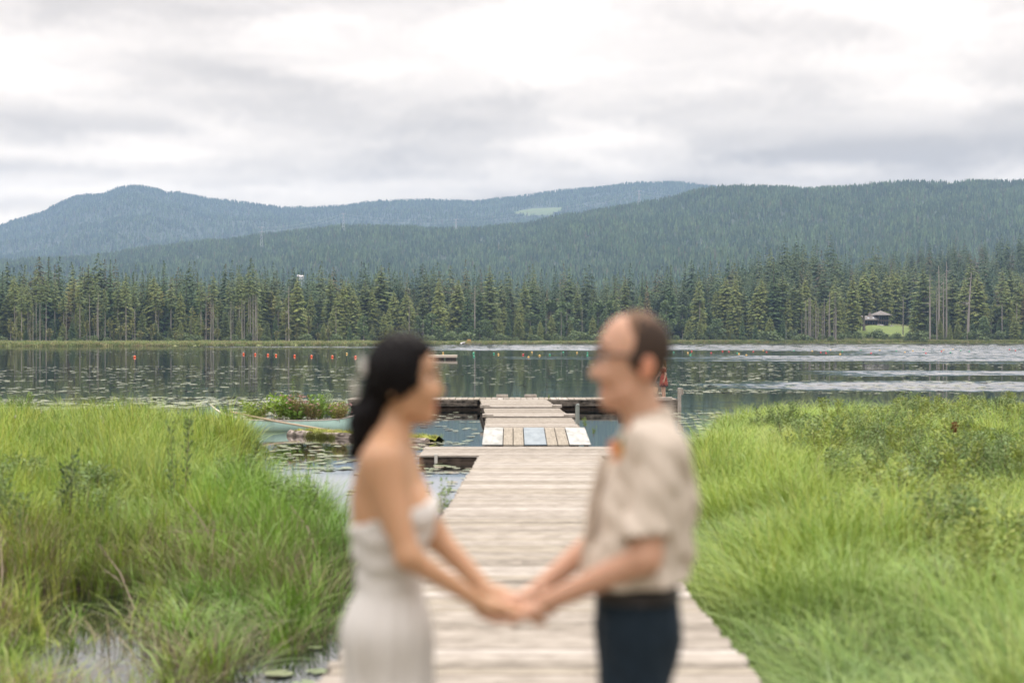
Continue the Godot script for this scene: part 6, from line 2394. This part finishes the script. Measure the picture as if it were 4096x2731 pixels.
	var h2 := hand(fw + Vector3(0, -0.008, 0), Vector3(-0.94, -0.34, 0.10), Vector3(0.20, 1.0, 0.0), Vector3(-0.1, 0.35, 1.0), [0.42, 0.46, 0.50, 0.55], 1.06)
	obj("body", joined([sculpt(body, 0.0125), sculpt(head, 0.0055, [], null, face), sculpt(h1, 0.0044), sculpt(h2, 0.0044)]), skin(Color(0.53, 0.305, 0.200)), groom)
	for z in [0.034, -0.034]:
		eye(groom, Vector3(-0.102, 1.677, z), -1.0)
	var crop := [
		["e", Vector3(-0.013, 1.701, 0), Vector3(0.097, 0.100, 0.081), I, 0.02],
		["e", Vector3(-0.018, 1.665, 0.0), Vector3(0.078, 0.085, 0.081), I, 0.02],
		["-e", Vector3(-0.125, 1.72, 0), Vector3(0.098, 0.100, 0.15), I, 0.035],
		["-e", Vector3(-0.085, 1.60, 0), Vector3(0.092, 0.070, 0.12), I, 0.015],
		["-e", Vector3(-0.03, 1.83, 0.0), Vector3(0.085, 0.042, 0.07), I, 0.02],
		["-e", Vector3(0.010, 1.638, 0.09), Vector3(0.026, 0.042, 0.03), I, 0.01], ["-e", Vector3(0.010, 1.638, -0.09), Vector3(0.026, 0.042, 0.03), I, 0.01],
	]
	obj("hair", joined([sculpt(crop, 0.0065, [Plane(Vector3(0.25, -0.97, 0).normalized(), -1.525)])]), mat(Color(0.036, 0.020, 0.011), 0.85), groom)
	var thin := [
		["e", Vector3(-0.015, 1.700, 0), Vector3(0.098, 0.1025, 0.080), I, 0.02],
		["-e", Vector3(-0.128, 1.71, 0), Vector3(0.095, 0.110, 0.15), I, 0.03],
	]
	var wispy := func(p: Vector3) -> float: return 0.004 * noise_b.get_noise_3d(p.x * 60.0, p.y * 60.0, p.z * 60.0)
	obj("thin_hair", joined([sculpt(thin, 0.0065, [Plane(Vector3.DOWN, -1.735)], wispy)]), mat(Color(0.17, 0.098, 0.058), 0.9), groom)
	for z: float in [0.036, -0.036]:
		var brow := sculpt([["c", Vector3(-0.116, 1.704, z * 0.45), Vector3(-0.117, 1.709, z), 0.0055, 0.0065, 0.004], ["c", Vector3(-0.117, 1.709, z), Vector3(-0.100, 1.703, z * 1.6), 0.0065, 0.0035, 0.004]], 0.003)
		obj("eyebrow", joined([brow]), mat(Color(0.03, 0.018, 0.012), 0.9), groom)
	# glasses
	var rim := mat(Color(0.05, 0.035, 0.03), 0.35)
	var specs := MB.new()
	for z: float in [0.033, -0.033]:
		var path := []
		var radii := []
		for i in 17:
			var w := TAU * i / 16.0
			path.append(Vector3(-0.128 + 0.004 * absf(cos(w)), 1.676 + 0.017 * sin(w), z + 0.024 * cos(w)))
			radii.append(0.0026)
		specs.tube(path, radii, 6, Color.WHITE, false)
		specs.tube([Vector3(-0.124, 1.682, z * 1.72), Vector3(-0.06, 1.680, z * 2.36), Vector3(0.006, 1.676, z * 2.45), Vector3(0.018, 1.660, z * 2.45)], [0.0034, 0.0034, 0.0032, 0.002], 6)
	specs.tube([Vector3(-0.129, 1.680, 0.010), Vector3(-0.132, 1.682, 0.0), Vector3(-0.129, 1.680, -0.010)], [0.0028, 0.0028, 0.0028], 6)
	obj("glasses", specs.smooth_mesh(80.0), rim, groom)
	# shirt
	var torso := [
		["c", Vector3(0.035, 1.405, -0.155), Vector3(0.035, 1.405, 0.150), 0.076, 0.076, 0.05],
		["c", Vector3(0.02, 1.455, -0.05), Vector3(0.03, 1.425, -0.16), 0.056, 0.068, 0.05], ["c", Vector3(0.02, 1.455, 0.05), Vector3(0.03, 1.425, 0.16), 0.056, 0.068, 0.05],
		["c", Vector3(0.015, 1.28, -0.085), Vector3(0.015, 1.28, 0.085), 0.124, 0.124, 0.06],
		["c", Vector3(-0.012, 1.10, -0.085), Vector3(-0.012, 1.10, 0.080), 0.127, 0.127, 0.10],
		["c", Vector3(-0.015, 0.98, -0.085), Vector3(-0.015, 0.98, 0.080), 0.133, 0.133, 0.06],
	]
	var rumple := func(p: Vector3) -> float: return -0.004 + 0.014 * noise_b.get_noise_3d(p.x * 8.0 + p.y * 4.0 + p.z * 3.0, p.y * 3.0, p.z * 6.0) + 0.011 * noise_b.get_noise_3d(p.x * 16.0 + p.y * 9.0, p.y * 7.0, p.z * 12.0) + 0.010 * smoothstep(1.35, 1.05, p.y) * sin(atan2(p.z, p.x) * 9.0 + p.y * 5.0)
	var linen := cloth(Color(0.56, 0.485, 0.395))
	var body_shirt := sculpt(torso, 0.0115, [Plane(Vector3(0.05, -1.0, 0.0).normalized(), -1.058)], rumple)
	var sleeves := []
	for a in [[ns, ne], [fs, fe]]:
		var dir: Vector3 = (a[1] - a[0]).normalized()
		var cut: Vector3 = a[0].lerp(a[1], 0.80)
		var n := (dir + Vector3(0.25, 0, 0)).normalized()
		sleeves.append(sculpt([["c", a[0], a[0].lerp(a[1], 0.95), 0.058, 0.069, 0.03]], 0.0105, [Plane(n, n.dot(cut))], rumple))
	sleeves.append(body_shirt)
	obj("shirt", joined(sleeves), linen, groom)
	var edge := cloth(Color(0.52, 0.445, 0.36))
	obj("placket", tube_mesh([Vector3(-0.098, 1.40, 0.004), Vector3(-0.128, 1.30, 0.004), Vector3(-0.150, 1.15, 0.004), Vector3(-0.160, 1.05, 0.004)], [0.016, 0.016, 0.016, 0.016], 8), edge, groom)
	for y in [[1.36, -0.122], [1.27, -0.148], [1.18, -0.161], [1.09, -0.172]]:
		var button := SphereMesh.new()
		button.radius = 0.006
		button.height = 0.012
		button.radial_segments = 10
		button.rings = 5
		obj("button", button, mat(Color(0.35, 0.28, 0.2), 0.4), groom).position = Vector3(y[1], y[0], 0.004)
	var collar := sculpt([["c", Vector3(0.03, 1.44, 0), Vector3(0.012, 1.54, 0), 0.082, 0.072, 0.01], ["-c", Vector3(0.03, 1.38, 0), Vector3(0.006, 1.60, 0), 0.066, 0.062, 0.004]], 0.007, [Plane(Vector3(-0.30, 0.95, 0).normalized(), 1.447), Plane(Vector3.DOWN, -1.44), Plane(Vector3(-1.0, -0.35, 0).normalized(), -0.465)])
	obj("collar", joined([collar]), linen, groom)
	# trousers, belt, shoes
	var legs := [
		["c", Vector3(-0.015, 1.0, -0.075), Vector3(-0.015, 1.0, 0.075), 0.107, 0.107, 0.05],
		["e", Vector3(0.026, 0.90, 0.06), Vector3(0.080, 0.10, 0.085), I, 0.05], ["e", Vector3(0.026, 0.90, -0.06), Vector3(0.080, 0.10, 0.085), I, 0.05],
		["c", Vector3(-0.022, 0.90, 0.088), Vector3(-0.030, 0.50, 0.10), 0.100, 0.078, 0.05], ["c", Vector3(-0.022, 0.90, -0.088), Vector3(-0.030, 0.50, -0.10), 0.100, 0.078, 0.05],
		["c", Vector3(-0.025, 0.50, 0.10), Vector3(0.0, 0.07, 0.10), 0.076, 0.066, 0.03], ["c", Vector3(-0.025, 0.50, -0.10), Vector3(0.0, 0.07, -0.10), 0.076, 0.066, 0.03],
	]
	var crease := func(p: Vector3) -> float: return 0.006 * noise_b.get_noise_3d(p.x * 9.0, p.y * 8.0 + p.x * 6.0, p.z * 7.0) + 0.003 * noise_b.get_noise_3d(p.x * 20.0, p.y * 22.0, p.z * 15.0)
	obj("trousers", joined([sculpt(legs, 0.0125, [Plane(Vector3.UP, 1.056), Plane(Vector3.DOWN, -0.03)], crease)]), cloth(Color(0.013, 0.022, 0.031)), groom)
	var belt := sculpt([["c", Vector3(-0.015, 1.02, -0.075), Vector3(-0.015, 1.02, 0.075), 0.112, 0.115, 0.01]], 0.009, [Plane(Vector3.UP, 1.046), Plane(Vector3.DOWN, -1.012)])
	var bm := obj("belt", joined([belt]), mat(Color(0.018, 0.014, 0.012), 0.5), groom)
	var buckle := obj("buckle", box_mesh(Vector3(0.012, 0.036, 0.05), 0.003), mat(Color(0.4, 0.36, 0.3), 0.3), bm)
	buckle.position = Vector3(-0.125, 1.029, 0.0)
	for z in [0.10, -0.10]:
		obj("shoe", joined([sculpt([["c", Vector3(0.03, 0.045, z), Vector3(-0.06, 0.042, z), 0.042, 0.040, 0.02], ["c", Vector3(-0.06, 0.038, z), Vector3(-0.17, 0.03, z * 1.08), 0.042, 0.028, 0.03]], 0.008, [Plane(Vector3.DOWN, 0.0)])]), mat(Color(0.045, 0.028, 0.018), 0.4), groom)
	# the flower pinned to his shirt
	var pin := thing("boutonniere", "orange and yellow boutonniere with green leaves pinned to beige shirt", "flower", base + Vector3(-0.075, 1.425, 0.140))
	var k := 0
	for c in [[Vector3(-0.012, 0.015, 0), Color(0.75, 0.30, 0.14)], [Vector3(0.014, 0.002, 0.008), Color(0.62, 0.34, 0.06)], [Vector3(-0.006, -0.016, 0.004), Color(0.66, 0.34, 0.20)]]:
		var bl := MB.new()
		for i in 16:
			var w := i * 2.4
			var o := Vector3(cos(w), sin(w), 0.55).normalized() * rr(0.014, 0.021)
			var s := o.cross(Vector3(0.2, 0.3, 1.0)).normalized() * 0.010
			bl.quad(c[0], c[0] + o * 0.6 + s, c[0] + o, c[0] + o * 0.6 - s, vary(c[1], 0.12))
		obj("blossom", bl.mesh(), mats.leaf, pin)
	for i in 6:
		var lf := MB.new()
		var w := -1.2 + i * 0.55
		var o := Vector3(cos(w) * 0.8 + 0.3, sin(w) * 0.9, 0.15).normalized() * 0.048
		var s := o.cross(Vector3.BACK).normalized() * 0.009
		lf.quad(Vector3.ZERO, o * 0.5 + s, o, o * 0.5 - s, Color(0.11, 0.20, 0.06))
		obj("leaf", lf.mesh(), mats.leaf, pin)


func build_girl(base: Vector3) -> void:
	var girl := thing("person", "girl in a red patterned dress standing at the cross dock's right end", "person", base, 0.25)
	var I := Basis.IDENTITY
	# she stands side on, looking left, her right arm hanging behind, a bag in her left hand
	var body := [
		["e", Vector3(-0.02, 1.53, 0), Vector3(0.085, 0.10, 0.072), I, 0.02], ["e", Vector3(-0.055, 1.49, 0), Vector3(0.05, 0.075, 0.055), I, 0.02], ["c", Vector3(-0.10, 1.50, 0), Vector3(-0.112, 1.475, 0), 0.008, 0.012, 0.012],
		["c", Vector3(0.0, 1.30, 0), Vector3(-0.01, 1.45, 0), 0.048, 0.044, 0.03],
		["c", Vector3(0.0, 1.27, -0.12), Vector3(0.0, 1.27, 0.12), 0.050, 0.050, 0.04],
		["c", Vector3(0.0, 1.17, -0.06), Vector3(0.0, 1.17, 0.06), 0.085, 0.085, 0.06], ["c", Vector3(0.0, 0.98, -0.05), Vector3(0.0, 0.98, 0.05), 0.078, 0.078, 0.06], ["c", Vector3(0.0, 0.84, -0.06), Vector3(0.0, 0.84, 0.06), 0.095, 0.095, 0.06],
		["c", Vector3(0.0, 0.80, 0.075), Vector3(0.01, 0.44, 0.065), 0.075, 0.050, 0.03], ["c", Vector3(0.0, 0.80, -0.075), Vector3(-0.03, 0.44, -0.065), 0.075, 0.050, 0.03],
		["c", Vector3(0.01, 0.44, 0.065), Vector3(0.03, 0.09, 0.06), 0.050, 0.032, 0.02], ["c", Vector3(-0.03, 0.44, -0.065), Vector3(0.0, 0.09, -0.06), 0.050, 0.032, 0.02],
		["c", Vector3(0.045, 0.045, 0.06), Vector3(-0.10, 0.03, 0.07), 0.034, 0.024, 0.02], ["c", Vector3(0.015, 0.045, -0.06), Vector3(-0.14, 0.03, -0.06), 0.034, 0.024, 0.02],
		["c", Vector3(0.0, 1.26, 0.155), Vector3(0.03, 1.02, 0.19), 0.044, 0.036, 0.04], ["c", Vector3(0.03, 1.02, 0.19), Vector3(-0.03, 0.80, 0.18), 0.035, 0.024, 0.02],
		["c", Vector3(0.0, 1.26, -0.155), Vector3(-0.08, 1.03, -0.20), 0.044, 0.036, 0.04], ["c", Vector3(-0.08, 1.03, -0.20), Vector3(-0.24, 0.85, -0.17), 0.035, 0.024, 0.02],
	]
	var h1 := hand(Vector3(-0.03, 0.80, 0.18), Vector3(-0.25, -0.95, 0), Vector3(-0.5, 0, -0.8), Vector3(-1, 0, 0.3), [0.3, 0.35, 0.4, 0.45], 0.9)
	var h2 := hand(Vector3(-0.24, 0.85, -0.17), Vector3(-0.5, -0.85, 0), Vector3(0.6, -0.3, 0.7), Vector3(-0.6, 0.3, 0.6), [0.8, 0.85, 0.9, 0.95], 0.9)
	obj("body", joined([sculpt(body, 0.012), sculpt(h1, 0.006), sculpt(h2, 0.006)]), skin(Color(0.50, 0.33, 0.25)), girl)
	var red := func(p: Vector3) -> Color:
		var n := noise_b.get_noise_3d(p.x * 24.0, p.y * 24.0, p.z * 24.0)
		var c := Color(0.27, 0.045, 0.038).lerp(Color(0.42, 0.16, 0.10), clampf(n * 1.6, 0.0, 1.0))
		if p.y > 0.99:
			c = c.lerp(Color(0.17, 0.075, 0.035), 0.6)
		return c.lerp(Color(0.028, 0.018, 0.022), smoothstep(0.66, 0.54, p.y + n * 0.10))
	var flare := func(p: Vector3) -> float: return 0.012 * smoothstep(0.95, 0.6, p.y) * sin(atan2(p.z, p.x) * 10.0) + 0.004 * noise_b.get_noise_3d(p.x * 15.0, p.y * 9.0, p.z * 15.0)
	var dress := [
		["c", Vector3(0.0, 1.255, -0.11), Vector3(0.0, 1.255, 0.11), 0.062, 0.062, 0.04], ["c", Vector3(0.0, 1.17, -0.06), Vector3(0.0, 1.17, 0.06), 0.097, 0.097, 0.06], ["c", Vector3(0.0, 0.99, -0.05), Vector3(0.0, 0.99, 0.05), 0.088, 0.088, 0.06],
		["c", Vector3(0.0, 0.86, -0.06), Vector3(0.0, 0.86, 0.06), 0.112, 0.112, 0.06], ["c", Vector3(0.0, 0.84, 0.0), Vector3(0.015, 0.50, 0.0), 0.14, 0.185, 0.06],
		["c", Vector3(0.0, 1.26, 0.14), Vector3(0.012, 1.16, 0.175), 0.056, 0.058, 0.02], ["c", Vector3(0.0, 1.26, -0.14), Vector3(-0.03, 1.16, -0.175), 0.056, 0.058, 0.02],
	]
	var fabric := mat(Color.WHITE, 0.9, true)
	obj("dress", joined([sculpt(dress, 0.012, [Plane(Vector3.DOWN, -0.50), Plane(Vector3(-0.2, 0.98, 0).normalized(), 1.285)], flare, red)]), fabric, girl)
	var strands := func(p: Vector3) -> float: return 0.006 * sin(atan2(p.z, p.x) * 18.0 + p.y * 30.0)
	obj("hair", joined([sculpt([["e", Vector3(0.0, 1.555, 0), Vector3(0.100, 0.095, 0.085), I, 0.02], ["c", Vector3(0.05, 1.52, 0), Vector3(0.095, 1.28, 0.02), 0.072, 0.045, 0.04], ["c", Vector3(0.04, 1.50, 0.06), Vector3(0.10, 1.26, 0.07), 0.04, 0.02, 0.03], ["-e", Vector3(-0.12, 1.49, 0), Vector3(0.085, 0.10, 0.12), I, 0.02]], 0.009, [], strands)]), mat(Color(0.20, 0.125, 0.055), 0.6), girl)
	for s in [Vector3(-0.03, 0.012, 0.065), Vector3(-0.065, 0.012, -0.06)]:
		obj("sandal", box_mesh(Vector3(0.25, 0.024, 0.085), 0.01), mat(Color(0.16, 0.10, 0.06), 0.7), girl).position = s
	# the bag in her hand
	var bag := thing("straw_bag", "small pale straw bag with a thin strap hanging from the girl's hand", "bag", girl.transform * Vector3(-0.30, 0.76, -0.17), 0.5)
	var straw := mat(Color(0.52, 0.42, 0.28), 0.9)
	var pouch := obj("pouch", box_mesh(Vector3(0.20, 0.26, 0.09), 0.02), straw, bag)
	pouch.position = Vector3(0, -0.42, 0)
	pouch.rotation.z = -0.35
	obj("strap", tube_mesh([Vector3(-0.10, -0.33, 0), Vector3(-0.03, -0.10, 0), Vector3(0.0, 0.02, 0), Vector3(0.02, -0.10, 0), Vector3(0.10, -0.28, 0)], [0.008, 0.008, 0.008, 0.008, 0.008], 6), mat(Color(0.45, 0.33, 0.2), 0.8), bag)
